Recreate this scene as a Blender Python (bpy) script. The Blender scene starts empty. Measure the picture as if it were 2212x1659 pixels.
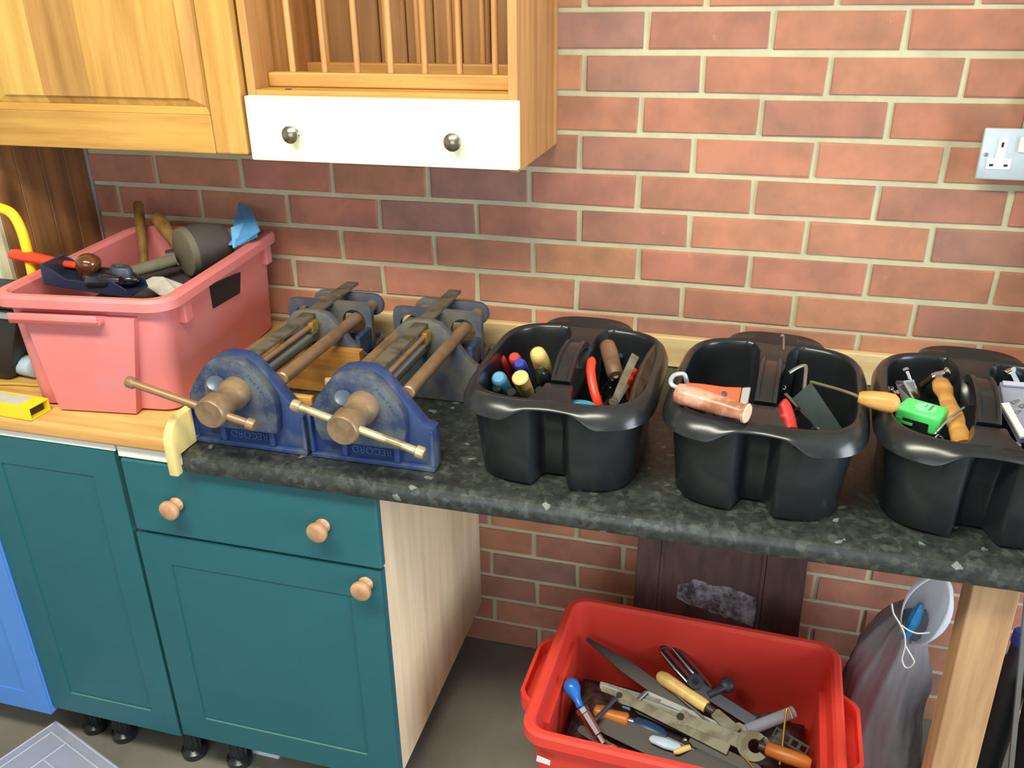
import bpy, bmesh, math, random
from math import sin, cos, pi, radians
from mathutils import Vector, Matrix, Euler
random.seed(7)
S = bpy.context.scene
COL = S.collection

# ---------------------------------------------------------------- camera
cd = bpy.data.cameras.new('camera'); cam = bpy.data.objects.new('camera', cd); COL.objects.link(cam)
cam.matrix_world = Matrix(((0.964872, -0.100367, 0.242795, 0.214300), (0.262469, 0.408807, -0.874064, -1.734100), (-0.011529, 0.907085, 0.420789, 1.613800), (0.000000, 0.000000, 0.000000, 1.000000)))
cd.sensor_fit = 'HORIZONTAL'; cd.sensor_width = 36.0; cd.lens = 1850.0 / 2212 * 36.0
cd.clip_start = 0.02; cd.clip_end = 60
S.camera = cam
# ---------------------------------------------------------------- world, lights, exposure
S.view_settings.view_transform = 'Standard'; S.view_settings.look = 'None'
S.view_settings.exposure = 0.0; S.view_settings.gamma = 1.0
S.view_settings.use_curve_mapping = False
W = bpy.data.worlds.new('world'); S.world = W; W.use_nodes = True
nt = W.node_tree; nt.nodes.clear()
wo = nt.nodes.new('ShaderNodeOutputWorld'); wb = nt.nodes.new('ShaderNodeBackground')
wb.inputs[0].default_value = (0.62, 0.78, 1.0, 1); wb.inputs[1].default_value = 1.0
nt.links.new(wb.outputs[0], wo.inputs[0])
def area(name, loc, target, sx, sy, power, col, spread=180):
    l = bpy.data.lights.new(name, 'AREA'); l.shape = 'RECTANGLE'; l.size = sx; l.size_y = sy
    l.energy = power; l.color = col; l.spread = radians(spread)
    o = bpy.data.objects.new(name, l); COL.objects.link(o); o.location = loc
    d = Vector(target) - Vector(loc); o.rotation_euler = d.to_track_quat('-Z', 'Y').to_euler()
    return o
# daylight through the open side doorway on the right, and through the garage opening behind the camera
area('doorway_daylight', (2.66, -1.35, 1.18), (0.0, -1.05, 0.9), 1.3, 1.95, 92, (0.86, 0.94, 1.0))
area('garage_opening_daylight', (-0.20, -4.05, 1.25), (0.1, 0, 0.7), 2.4, 1.9, 30, (0.97, 1.0, 0.97))
# the fluorescent batten on the ceiling
area('batten_light', (-0.45, -1.45, 2.34), (-0.50, -1.10, 0.8), 1.5, 0.25, 56, (1.0, 0.96, 0.77))

# ---------------------------------------------------------------- helpers
def lin(r, g, b):
    f = lambda c: (c/255/12.92) if c/255 <= 0.04045 else ((c/255+0.055)/1.055)**2.4
    return (f(r), f(g), f(b), 1.0)
MATS = {}
def newmat(name):
    m = bpy.data.materials.new(name); m.use_nodes = True; MATS[name] = m
    n = m.node_tree; b = n.nodes['Principled BSDF']
    return m, n, b
def ramp(n, stops):
    r = n.nodes.new('ShaderNodeValToRGB'); e = r.color_ramp.elements
    while len(e) > 1: e.remove(e[-1])
    e[0].position = stops[0][0]; e[0].color = stops[0][1]
    for p, c in stops[1:]:
        x = e.new(p); x.color = c
    return r
def coords(n, scale=(1, 1, 1), kind='Object', rnd=True):
    t = n.nodes.new('ShaderNodeTexCoord'); mp = n.nodes.new('ShaderNodeMapping')
    mp.inputs['Scale'].default_value = scale
    n.links.new(t.outputs[kind], mp.inputs['Vector'])
    return mp.outputs['Vector']
def noise(n, vec, scale, detail=4, rough=0.6):
    x = n.nodes.new('ShaderNodeTexNoise'); x.inputs['Scale'].default_value = scale
    x.inputs['Detail'].default_value = detail; x.inputs['Roughness'].default_value = rough
    n.links.new(vec, x.inputs['Vector']); return x
def mixc(n, fac, a, b, mode='MIX'):
    x = n.nodes.new('ShaderNodeMix'); x.data_type = 'RGBA'; x.blend_type = mode
    for i, v in ((0, fac), (6, a), (7, b)):
        if hasattr(v, 'is_linked') or hasattr(v, 'links'): n.links.new(v, x.inputs[i])
        else: x.inputs[i].default_value = v
    return x.outputs[2]
def bump(n, b, h, strength, dist=0.002):
    x = n.nodes.new('ShaderNodeBump'); x.inputs['Strength'].default_value = strength
    x.inputs['Distance'].default_value = dist
    n.links.new(h, x.inputs['Height']); n.links.new(x.outputs[0], b.inputs['Normal'])
def plain(name, c, rough=0.5, metal=0.0, var=0.12, scale=18, c2=None, amt=0.5, bmp=0.0, spec=None, coat=0, trans=0, alpha=1):
    """paint, plastic, metal: a base colour with soft blotches of wear"""
    m, n, b = newmat(name); c = lin(*c)
    b.inputs['Roughness'].default_value = rough; b.inputs['Metallic'].default_value = metal
    if spec is not None: b.inputs['Specular IOR Level'].default_value = spec
    if coat: b.inputs['Coat Weight'].default_value = coat; b.inputs['Coat Roughness'].default_value = 0.15
    if trans: b.inputs['Transmission Weight'].default_value = trans
    if alpha < 1: b.inputs['Alpha'].default_value = alpha
    v = coords(n); x = noise(n, v, scale)
    d = lin(*c2) if c2 else tuple(min(1, k*(1-var)) for k in c[:3])+(1,)
    lo, hi = 0.5-0.22, 0.5+0.22
    if c2: lo, hi = 0.62-amt*0.3, 0.78-amt*0.3
    r = ramp(n, [(lo, c), (hi, d)]); n.links.new(x.outputs[0], r.inputs[0])
    n.links.new(r.outputs[0], b.inputs['Base Color'])
    if bmp: bump(n, b, noise(n, v, scale*9).outputs[0], bmp)
    return m
def wood(name, c1, c2, axis=2, scale=14, rough=0.5, knots=None, bands=0.0, bandscale=5):
    m, n, b = newmat(name); c1 = lin(*c1); c2 = lin(*c2)
    sc = [1, 1, 1]; sc[axis] = 0.07
    v = coords(n, sc); x = noise(n, v, scale*4, 5, 0.65); y = noise(n, v, scale, 2, 0.5)
    r = ramp(n, [(0.32, c2), (0.60, c1)]); n.links.new(x.outputs[0], r.inputs[0])
    r2 = ramp(n, [(0.35, (0.72, 0.72, 0.72, 1)), (0.6, (1, 1, 1, 1))]); n.links.new(y.outputs[0], r2.inputs[0])
    col = mixc(n, 0.7, r.outputs[0], r2.outputs[0], 'MULTIPLY')
    if bands:
        sb = [1, 1, 1]; sb[axis] = 0.0
        z = noise(n, coords(n, sb), bandscale, 0); rb = ramp(n, [(0.42, (1-bands,)*3+(1,)), (0.5, (1, 1, 1, 1))])
        n.links.new(z.outputs[0], rb.inputs[0]); col = mixc(n, 1.0, col, rb.outputs[0], 'MULTIPLY')
    if knots:
        sk = [1, 1, 1]; sk[axis] = 0.45
        vo = n.nodes.new('ShaderNodeTexVoronoi'); vo.inputs['Scale'].default_value = knots
        n.links.new(coords(n, sk), vo.inputs['Vector'])
        rk = ramp(n, [(0.06, (0.30, 0.22, 0.16, 1)), (0.13, (1, 1, 1, 1))]); n.links.new(vo.outputs['Distance'], rk.inputs[0])
        col = mixc(n, 0.85, col, rk.outputs[0], 'MULTIPLY')
    n.links.new(col, b.inputs['Base Color'])
    b.inputs['Roughness'].default_value = rough
    bump(n, b, x.outputs[0], 0.12)
    return m

MW = {}                                   # world matrix of every object built, by name
def place(o, parent=None, local=None):
    """link, parent and remember the world matrix"""
    COL.objects.link(o)
    l = local if local is not None else Matrix.Identity(4)
    o.matrix_basis = l
    if parent is not None:
        o.parent = parent; MW[o.name] = MW[parent.name] @ l
    else: MW[o.name] = l.copy()
    return o
def thing(name, label, cat, loc=(0, 0, 0), rz=0.0, group=None, rot=None):
    o = bpy.data.objects.new(name, None); o.empty_display_size = 0.03
    m = Matrix.Translation(loc) @ (Euler(rot).to_matrix().to_4x4() if rot else Matrix.Rotation(rz, 4, 'Z'))
    place(o, None, m)
    return tag(o, label, cat, group)
def tag(o, label, cat, group=None):
    o['label'] = label; o['category'] = cat
    if group: o['group'] = group
    return o
def mk(name, V, F, mat, parent=None, smooth=False, world=False, label=None, bev=0.0, seg=2, auto=None):
    """one mesh object; vertices in the parent's frame, or in world when world=True"""
    me = bpy.data.meshes.new(name)
    V = [Vector(v) for v in V]
    base = None
    if parent is not None and world:
        inv = MW[parent.name].inverted(); V = [inv @ v for v in V]
    if parent is None:                     # origin at the base centre of the thing
        lo = Vector([min(v[i] for v in V) for i in range(3)]); hi = Vector([max(v[i] for v in V) for i in range(3)])
        base = Vector(((lo.x+hi.x)/2, (lo.y+hi.y)/2, lo.z)); V = [v-base for v in V]
    me.from_pydata([tuple(v) for v in V], [], F); 
    bm = bmesh.new(); bm.from_mesh(me)
    bmesh.ops.recalc_face_normals(bm, faces=bm.faces)
    if bev:
        es = [e for e in bm.edges if len(e.link_faces) == 2 and e.calc_face_angle(0) > 0.5]
        bmesh.ops.bevel(bm, geom=es, offset=bev, segments=seg, profile=0.5, affect='EDGES', clamp_overlap=True)
    for f in bm.faces: f.smooth = smooth
    if smooth and auto is not None:
        for e in bm.edges:
            if len(e.link_faces) == 2 and e.calc_face_angle(0) > auto: e.smooth = False
    bm.to_mesh(me); bm.free()
    me.materials.append(MATS[mat])
    o = bpy.data.objects.new(name, me)
    place(o, parent, Matrix.Translation(base) if base is not None else None)
    if label: o['label'] = label
    return o
BF = [(0, 3, 2, 1), (4, 5, 6, 7), (0, 1, 5, 4), (1, 2, 6, 5), (2, 3, 7, 6), (3, 0, 4, 7)]
def bxv(lo, hi):
    x0, y0, z0 = lo; x1, y1, z1 = hi
    return [(x0, y0, z0), (x1, y0, z0), (x1, y1, z0), (x0, y1, z0), (x0, y0, z1), (x1, y0, z1), (x1, y1, z1), (x0, y1, z1)]
class MB:
    """collects shapes that belong to ONE part"""
    def __init__(s): s.V = []; s.F = []
    def add(s, V, F):
        k = len(s.V); s.V += [tuple(v) for v in V]; s.F += [tuple(i+k for i in f) for f in F]; return s
    def box(s, lo, hi, m=None):
        V = bxv(lo, hi)
        if m is not None: V = [m @ Vector(v) for v in V]
        return s.add(V, BF)
    def build(s, name, mat, parent=None, **k): return mk(name, s.V, s.F, mat, parent, **k)
def box(name, lo, hi, mat, parent=None, m=None, **k):
    return MB().box(lo, hi, m).build(name, mat, parent, **k)
def frame_of(d):
    d = Vector(d).normalized(); u = d.orthogonal().normalized()
    if abs(d.z) < 0.95: u = Vector((0, 0, 1)).cross(d).normalized()
    return u, d.cross(u).normalized(), d
def rings(R, closed0=True, closed1=True):
    """skin a list of rings of equal length"""
    V = []; F = []; n = len(R[0])
    for r in R: V += [tuple(p) for p in r]
    for i in range(len(R)-1):
        for j in range(n):
            k = (j+1) % n
            F.append((i*n+j, i*n+k, (i+1)*n+k, (i+1)*n+j))
    if closed0: F.append(tuple(range(n))[::-1])
    if closed1: F.append(tuple(range((len(R)-1)*n, len(R)*n)))
    return V, F
def lathe_v(p0, p1, prof, n=14, squash=1.0, up=None):
    p0 = Vector(p0); p1 = Vector(p1); u, v, d = frame_of(p1-p0)
    if up is not None:
        v = (Vector(up) - d*Vector(up).dot(d)).normalized(); u = v.cross(d)
    R = []
    for t, r in prof:
        c = p0.lerp(p1, t)
        R.append([c + u*(r*cos(2*pi*j/n)) + v*(r*squash*sin(2*pi*j/n)) for j in range(n)])
    return rings(R)
def lathe(name, p0, p1, prof, mat, parent=None, n=14, world=True, squash=1.0, up=None, auto=0.7, **k):
    V, F = lathe_v(p0, p1, prof, n, squash, up)
    return mk(name, V, F, mat, parent, smooth=True, world=world, auto=auto, **k)
def cyl(name, p0, p1, r, mat, parent=None, n=16, world=True, r1=None, **k):
    r1 = r if r1 is None else r1; L = (Vector(p1)-Vector(p0)).length; e = min(0.08*L, 0.15*r)/max(L, 1e-6)
    return lathe(name, p0, p1, [(0, r*0.85), (e, r), (1-e, r1), (1, r1*0.85)], mat, parent, n, world, **k)
def smooth_path(pts, n=6):
    P = [Vector(p) for p in pts]
    if len(P) < 3: return P
    out = []
    for i in range(len(P)-1):
        a = P[max(i-1, 0)]; b = P[i]; c = P[i+1]; d = P[min(i+2, len(P)-1)]
        for j in range(n):
            t = j/n; t2 = t*t; t3 = t2*t
            out.append(0.5*((2*b)+(c-a)*t+(2*a-5*b+4*c-d)*t2+(3*b-a-3*c+d)*t3))
    out.append(P[-1]); return out
def tube_v(pts, r, n=10, sub=6, squash=1.0):
    P = smooth_path(pts, sub) if sub > 1 else [Vector(p) for p in pts]
    m = len(P); R = []; u = None
    for i, p in enumerate(P):
        d = (P[min(i+1, m-1)]-P[max(i-1, 0)]).normalized()
        if u is None: u, v, _ = frame_of(d)
        else:
            u = (u - d*u.dot(d)).normalized(); v = d.cross(u)
        t = i/(m-1)
        rr = r(t) if callable(r) else r
        R.append([p+u*(rr*cos(2*pi*j/n))+v*(rr*squash*sin(2*pi*j/n)) for j in range(n)])
    return rings(R)
def tube(name, pts, r, mat, parent=None, n=10, sub=6, world=True, squash=1.0, **k):
    V, F = tube_v(pts, r, n, sub, squash)
    return mk(name, V, F, mat, parent, smooth=True, world=world, auto=0.9, **k)
def prism_v(poly, o, ux, uy, un, t):
    """2D outline extruded by t along un from origin o"""
    o, ux, uy, un = Vector(o), Vector(ux), Vector(uy), Vector(un)
    a = [o+ux*p[0]+uy*p[1] for p in poly]; b = [p+un*t for p in a]; n = len(poly)
    return a+b, [tuple(range(n))[::-1], tuple(range(n, 2*n))]+[(i, (i+1) % n, n+(i+1) % n, n+i) for i in range(n)]
def prism(name, poly, o, ux, uy, un, t, mat, parent=None, **k):
    V, F = prism_v(poly, o, ux, uy, un, t); return mk(name, V, F, mat, parent, **k)
def bar_axes(p0, p1, up=(0, 0, 1)):
    p0 = Vector(p0); p1 = Vector(p1); d = (p1-p0); L = d.length; d.normalize()
    up = Vector(up); n = (up-d*up.dot(d)).normalized(); s = d.cross(n)
    return p0, d, s, n, L
def strip(name, p0, p1, prof, t, mat, parent=None, up=(0, 0, 1), **k):
    """flat tool between p0 and p1: outline prof [(along 0..1, half width)], thickness t along up"""
    o, d, s, n, L = bar_axes(p0, p1, up)
    poly = [(a*L, w) for a, w in prof]+[(a*L, -w) for a, w in reversed(prof)]
    q = []
    for p in poly:
        if not q or (abs(p[0]-q[-1][0])+abs(p[1]-q[-1][1])) > 1e-6: q.append(p)
    return prism(name, q, o-n*(t/2), d, s, n, t, mat, parent, world=True, **k)
def text_mesh(name, body, size, m, mat, parent, depth=0.0006, label=None):
    c = bpy.data.curves.new(name, 'FONT'); c.body = body; c.size = size; c.extrude = depth
    c.align_x = 'CENTER'; c.align_y = 'CENTER'
    t = bpy.data.objects.new(name+'_tmp', c); COL.objects.link(t)
    me = bpy.data.meshes.new_from_object(t.evaluated_get(bpy.context.evaluated_depsgraph_get()))
    bpy.data.objects.remove(t); bpy.data.curves.remove(c)
    me.transform(m); me.materials.clear(); me.materials.append(MATS[mat])
    o = bpy.data.objects.new(name, me); place(o, parent)
    if label: o['label'] = label
    return o
def dup(root, M, label, group=None, skip=()):
    def rec(o, parent, local):
        c = o.copy(); place(c, parent, local)
        for ch in list(o.children): rec(ch, c, ch.matrix_basis.copy())
        return c
    r = rec(root, None, M); r['label'] = label
    if group: r['group'] = group
    return r
def structure(o): o['kind'] = 'structure'; return o

# ---------------------------------------------------------------- materials
def brick_mat(name, stops):
    m, n, b = newmat(name)
    oi = n.nodes.new('ShaderNodeObjectInfo')
    r = ramp(n, stops); n.links.new(oi.outputs['Random'], r.inputs[0])
    t = n.nodes.new('ShaderNodeTexCoord'); ad = n.nodes.new('ShaderNodeVectorMath'); ad.operation = 'ADD'
    mu = n.nodes.new('ShaderNodeVectorMath'); mu.operation = 'SCALE'; mu.inputs['Scale'].default_value = 37.0
    cb = n.nodes.new('ShaderNodeCombineXYZ')
    for i in range(3): n.links.new(oi.outputs['Random'], cb.inputs[i])
    n.links.new(cb.outputs[0], mu.inputs[0]); n.links.new(t.outputs['Object'], ad.inputs[0]); n.links.new(mu.outputs[0], ad.inputs[1])
    v = ad.outputs[0]
    x = noise(n, v, 11, 3, 0.6); rr = ramp(n, [(0.35, (0.78, 0.80, 0.82, 1)), (0.62, (1.08, 1.02, 1.0, 1))]); n.links.new(x.outputs[0], rr.inputs[0])
    col = mixc(n, 1.0, r.outputs[0], rr.outputs[0], 'MULTIPLY')
    y = noise(n, v, 26, 5, 0.7); ry = ramp(n, [(0.66, (0, 0, 0, 1)), (0.76, (1, 1, 1, 1))]); n.links.new(y.outputs[0], ry.inputs[0])
    sc = n.nodes.new('ShaderNodeMath'); sc.operation = 'MULTIPLY'; sc.inputs[1].default_value = 0.35; n.links.new(ry.outputs[0], sc.inputs[0])
    col = mixc(n, sc.outputs[0], col, lin(205, 165, 140))
    n.links.new(col, b.inputs['Base Color']); b.inputs['Roughness'].default_value = 0.88
    z = noise(n, v, 160, 4, 0.7); bump(n, b, z.outputs[0], 0.35, 0.0015)
brick_mat('brick_red', [(0.0, lin(170, 115, 93)), (0.35, lin(177, 124, 98)), (0.6, lin(175, 117, 99)), (0.8, lin(183, 132, 99)), (1.0, lin(164, 112, 92))])
brick_mat('brick_dark', [(0.0, lin(156, 116, 100)), (0.5, lin(162, 112, 94)), (1.0, lin(154, 116, 104))])
plain('mortar', (194, 190, 158), 0.95, var=0.22, scale=14, bmp=0.4)
plain('concrete', (128, 124, 114), 0.9, var=0.35, scale=5, bmp=0.3)
plain('plaster', (205, 202, 190), 0.95)
wood('pine_honey', (198, 152, 80), (172, 122, 54), 2, 9, 0.42)
wood('pine_honey_flat', (198, 152, 78), (172, 122, 52), 0, 9, 0.42)
wood('pine_plank_light', (208, 170, 92), (192, 146, 70), 2, 8, 0.42)
wood('pine_plank_brown', (186, 140, 78), (160, 112, 54), 2, 8, 0.42)
wood('pine_rack', (200, 150, 92), (176, 122, 66), 2, 10, 0.5, bands=0.12, bandscale=30)
wood('pine_rack_flat', (200, 150, 80), (172, 120, 54), 0, 10, 0.5)
wood('pine_back', (172, 126, 78), (138, 94, 54), 2, 8, 0.55, knots=5)
wood('pine_brown', (150, 104, 62), (116, 76, 44), 2, 7, 0.5, knots=3.2, bands=0.25, bandscale=14)
wood('pine_top', (216, 172, 108), (188, 134, 74), 0, 7, 0.4, knots=6)
wood('pale_ply', (228, 208, 176), (218, 196, 160), 2, 12, 0.6)
wood('ply_edge', (232, 208, 138), (214, 186, 112), 2, 14, 0.6)
wood('batten_pine', (224, 200, 150), (204, 172, 118), 0, 9, 0.6)
wood('post_pine', (194, 156, 114), (166, 126, 88), 2, 9, 0.6, knots=2.2)
wood('dark_board', (84, 56, 50), (58, 40, 38), 2, 9, 0.55)
wood('knob_wood', (194, 150, 114), (172, 126, 92), 1, 16, 0.4)
wood('tool_wood', (212, 160, 88), (184, 126, 60), 0, 16, 0.4)
wood('tool_wood_pale', (238, 206, 130), (222, 184, 106), 2, 10, 0.35)
wood('tool_wood_brown', (128, 96, 72), (96, 70, 52), 2, 12, 0.5)
wood('tool_wood_orange', (206, 128, 54), (176, 98, 38), 0, 12, 0.4)
wood('hammer_wood', (140, 104, 58), (104, 74, 38), 2, 12, 0.35)
wood('dark_saw_wood', (78, 62, 50), (54, 42, 34), 2, 12, 0.55)
wood('liner_wood', (196, 140, 66), (150, 98, 44), 0, 10, 0.6)
plain('teal_paint', (35, 95, 104), 0.42, var=0.10, scale=6)
plain('teal_wear', (96, 134, 128), 0.6)
plain('blue_paint', (84, 138, 216), 0.42, var=0.08, scale=5)
plain('cream_paint', (250, 248, 216), 0.35, var=0.03)
plain('white_board', (232, 232, 226), 0.5, var=0.05)
plain('mint_board', (214, 226, 206), 0.55, var=0.06)
plain('cream_edge', (206, 192, 160), 0.6)
plain('pewter', (150, 146, 128), 0.24, 0.9)
plain('black_plastic', (36, 40, 43), 0.26, var=0.3, scale=9, spec=0.5)
plain('black_rubber', (26, 26, 28), 0.6, var=0.3)
plain('dark_case', (34, 38, 42), 0.5, var=0.2)
plain('grey_trim', (150, 152, 154), 0.45)
plain('pink_plastic', (216, 124, 122), 0.42, var=0.10, scale=6, c2=(208, 130, 134), amt=0.5)
plain('red_plastic', (248, 84, 70), 0.38, var=0.10, scale=6)
plain('label_black', (18, 18, 18), 0.6)
plain('white_label', (225, 222, 228), 0.6)
plain('vise_dusty', (66, 72, 90), 0.6, var=0.2, scale=12, c2=(96, 94, 86), amt=0.6, bmp=0.2)
plain('lug_steel', (84, 96, 112), 0.35, 0.3, scale=30)
plain('oddment_metal', (92, 84, 80), 0.5, 0.3, scale=40, c2=(58, 52, 52), amt=0.7)
plain('chrome_dark', (165, 172, 188), 0.24, 1.0)
plain('copper_end', (226, 188, 160), 0.4)
plain('blue_cloth_light', (112, 182, 234), 0.85, scale=60, var=0.12, bmp=0.3)
plain('vise_blue', (36, 57, 103), 0.45, var=0.2, scale=14, c2=(76, 86, 106), amt=0.45, bmp=0.10)
plain('vise_blue_worn', (36, 50, 82), 0.5, var=0.2, scale=18, c2=(78, 86, 92), amt=0.65, bmp=0.15)
plain('vise_letter', (62, 86, 138), 0.45)
plain('dirty_steel', (112, 106, 92), 0.5, 0.35, scale=24, c2=(84, 76, 60), amt=0.55)
plain('rod_steel', (152, 124, 98), 0.42, 0.4, scale=16, c2=(128, 106, 84), amt=0.5)
plain('screw_steel', (116, 114, 106), 0.42, 0.5)
plain('boss_steel', (146, 122, 96), 0.42, 0.4, scale=30, c2=(126, 104, 80), amt=0.5)
plain('bright_bar', (206, 194, 150), 0.3, 0.75, scale=20, c2=(150, 130, 92), amt=0.4)
plain('brown_bar', (146, 116, 86), 0.42, 0.4, scale=30)
plain('chrome', (215, 220, 228), 0.14, 1.0)
plain('steel', (158, 160, 160), 0.35, 0.8)
plain('tool_steel', (134, 132, 116), 0.5, 0.35, scale=20, c2=(106, 98, 82), amt=0.5)
plain('dark_steel', (72, 68, 66), 0.5, 0.35, scale=20)
plain('gun_metal', (70, 76, 90), 0.45, 0.4)
plain('red_grip', (240, 66, 40), 0.4)
plain('red_handle', (206, 62, 52), 0.35)
plain('red_soft', (222, 62, 58), 0.45)
plain('blue_handle', (44, 60, 170), 0.35)
plain('sky_handle', (88, 150, 196), 0.4)
plain('blue_gloss', (28, 112, 206), 0.25)
plain('navy_handle', (30, 62, 100), 0.4)
plain('black_handle', (24, 32, 32), 0.22)
plain('cyan_bit', (60, 160, 205), 0.3)
plain('copper_varnish', (206, 150, 130), 0.28, scale=22, c2=(150, 96, 70), amt=0.55)
plain('orange_paint', (238, 82, 34), 0.4)
plain('green_tape', (90, 240, 126), 0.35, var=0.05)
plain('green_label', (140, 246, 180), 0.5, var=0.02)
plain('green_print', (20, 110, 60), 0.6)
plain('yellow_paint', (246, 206, 30), 0.42, var=0.06)
plain('yellow_dark', (196, 170, 60), 0.5)
plain('brown_gloss', (86, 48, 26), 0.12, coat=0.6)
plain('plane_black', (24, 28, 36), 0.18, coat=0.5)
plain('plane_navy', (34, 42, 66), 0.35)
plain('mallet_rubber', (104, 98, 82), 0.75, var=0.15)
plain('mallet_dark', (66, 60, 56), 0.7)
plain('blue_cloth', (84, 152, 212), 0.85, scale=60, var=0.15, bmp=0.3)
plain('rag_white', (188, 186, 176), 0.9, var=0.2, scale=40)
plain('rag_grey', (108, 106, 90), 0.9, var=0.2, scale=30)
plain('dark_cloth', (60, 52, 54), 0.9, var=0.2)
plain('socket_metal', (196, 208, 216), 0.35, 0.35, scale=30)
plain('white_plastic', (240, 240, 236), 0.35, var=0.02)
plain('slot_dark', (40, 40, 40), 0.8)
plain('bag_grey', (132, 128, 134), 0.28, var=0.25, scale=8, bmp=0.3)
plain('bag_white', (236, 242, 246), 0.45, var=0.05)
plain('bag_blue', (36, 130, 190), 0.4)
plain('cord_white', (226, 222, 210), 0.7)
plain('cap_blue_white', (188, 212, 232), 0.4)
plain('bottle_green', (176, 180, 84), 0.4)
plain('clear_plastic', (196, 202, 224), 0.2, trans=0.5)
plain('clear_ridge', (206, 208, 226), 0.35, trans=0.3)
plain('blade_plastic', (60, 74, 72), 0.3, trans=0.3)
plain('brass', (196, 160, 70), 0.35, 0.7)
plain('paper_white', (220, 228, 236), 0.8)
def let_through(name, fac):
    # thin plastic passes some of the light that falls on its far side
    n = MATS[name].node_tree; b = n.nodes['Principled BSDF']; out = n.nodes['Material Output']
    tr = n.nodes.new('ShaderNodeBsdfTranslucent'); mx = n.nodes.new('ShaderNodeMixShader'); mx.inputs[0].default_value = fac
    n.links.new(b.inputs['Base Color'].links[0].from_socket, tr.inputs[0])
    n.links.new(b.outputs[0], mx.inputs[1]); n.links.new(tr.outputs[0], mx.inputs[2]); n.links.new(mx.outputs[0], out.inputs[0])
let_through('bag_white', 0.45); let_through('red_plastic', 0.28); let_through('pink_plastic', 0.12)
def tape_mat():
    m, n, b = newmat('mould_patch'); v = coords(n)
    x = noise(n, v, 30, 6, 0.75); r = ramp(n, [(0.40, lin(70, 56, 56)), (0.62, lin(150, 146, 156))]); n.links.new(x.outputs[0], r.inputs[0])
    n.links.new(r.outputs[0], b.inputs['Base Color']); b.inputs['Roughness'].default_value = 0.9
tape_mat()
def laminate():
    m, n, b = newmat('laminate')
    v = coords(n)
    w = noise(n, v, 14, 6, 0.7); dm = n.nodes.new('ShaderNodeVectorMath'); dm.operation = 'SCALE'; dm.inputs['Scale'].default_value = 0.025
    n.links.new(w.outputs[1], dm.inputs[0]); ad = n.nodes.new('ShaderNodeVectorMath'); ad.operation = 'ADD'
    n.links.new(v, ad.inputs[0]); n.links.new(dm.outputs[0], ad.inputs[1])
    vo = n.nodes.new('ShaderNodeTexVoronoi'); vo.inputs['Scale'].default_value = 95; vo.inputs['Randomness'].default_value = 1
    n.links.new(ad.outputs[0], vo.inputs['Vector'])
    sp = n.nodes.new('ShaderNodeSeparateColor'); n.links.new(vo.outputs['Color'], sp.inputs[0])
    r = ramp(n, [(0.0, lin(44, 49, 48)), (0.5, lin(50, 56, 53)), (0.72, lin(62, 68, 64)), (0.86, lin(54, 60, 57)), (0.965, lin(112, 120, 117)), (0.98, lin(60, 66, 66))])
    r.color_ramp.interpolation = 'CONSTANT'
    n.links.new(sp.outputs[0], r.inputs[0])
    x = noise(n, v, 60, 5, 0.7); r2 = ramp(n, [(0.3, (0.5, 0.5, 0.5, 1)), (0.7, (1.5, 1.5, 1.4, 1))]); n.links.new(x.outputs[0], r2.inputs[0])
    col = mixc(n, 1.0, r.outputs[0], r2.outputs[0], 'MULTIPLY')
    n.links.new(col, b.inputs['Base Color']); b.inputs['Roughness'].default_value = 0.34
laminate()
# ================================================================ the room
structure(box('floor', (-2.4, -4.0, -0.1), (2.6, 0.12, 0.0), 'concrete'))
structure(box('ceiling', (-2.4, -4.0, 2.4), (2.6, 0.12, 2.5), 'plaster'))
structure(box('wall_left', (-2.5, -4.0, -0.1), (-2.4, 0.12, 2.5), 'plaster'))
m = MB(); m.box((2.6, -4.0, -0.1), (2.7, -2.05, 2.5)); m.box((2.6, -0.65, -0.1), (2.7, 0.12, 2.5)); m.box((2.6, -2.05, 2.2), (2.7, -0.65, 2.5))
structure(m.build('wall_right', 'plaster'))
m = MB(); m.box((-2.5, -4.1, -0.1), (-1.75, -4.0, 2.5)); m.box((1.05, -4.1, -0.1), (2.7, -4.0, 2.5)); m.box((-1.75, -4.1, 2.3), (1.05, -4.0, 2.5)); m.box((-1.75, -4.1, -0.1), (1.05, -4.0, 0.0))
structure(m.build('wall_front', 'plaster'))
wall = structure(box('wall_back', (-2.4, 0.0035, -0.1), (2.6, 0.12, 2.5), 'mortar'))
wall['label'] = 'red brick back wall with pale grey mortar joints'
# bricks: a dozen shared meshes, copied along the courses in stretcher bond
def brick_mesh(w, mat, i):
    rnd = random.Random(i); h = 0.0320; f = -0.0010*rnd.random(); j = lambda s: s*(rnd.random()-0.5)
    V = []
    for y, ins in ((0.06, 0.0), (0.0016+f, 0.0), (f, 0.0022)):
        for sx, sz in ((-1, -1), (1, -1), (1, 1), (-1, 1)):
            V.append((sx*(w/2-ins)+j(0.003), y+(j(0.0012) if ins else 0), sz*(h-ins)+j(0.003)))
    F = [(8, 9, 10, 11)]+[(k+a, k+(a+1) % 4, k+4+(a+1) % 4, k+4+a) for k in (0, 4) for a in range(4)]
    me = bpy.data.meshes.new('brick'); me.from_pydata(V, [], F)
    bm = bmesh.new(); bm.from_mesh(me); bmesh.ops.recalc_face_normals(bm, faces=bm.faces); bm.to_mesh(me); bm.free()
    me.materials.append(MATS[mat]); return me
BM = {('brick_red', w): [brick_mesh(w, 'brick_red', i+int(w*1000)) for i in range(8)] for w in (0.2135,)}
BM[('brick_dark', 0.2135)] = [brick_mesh(0.2135, 'brick_dark', 50+i) for i in range(4)]
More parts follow.
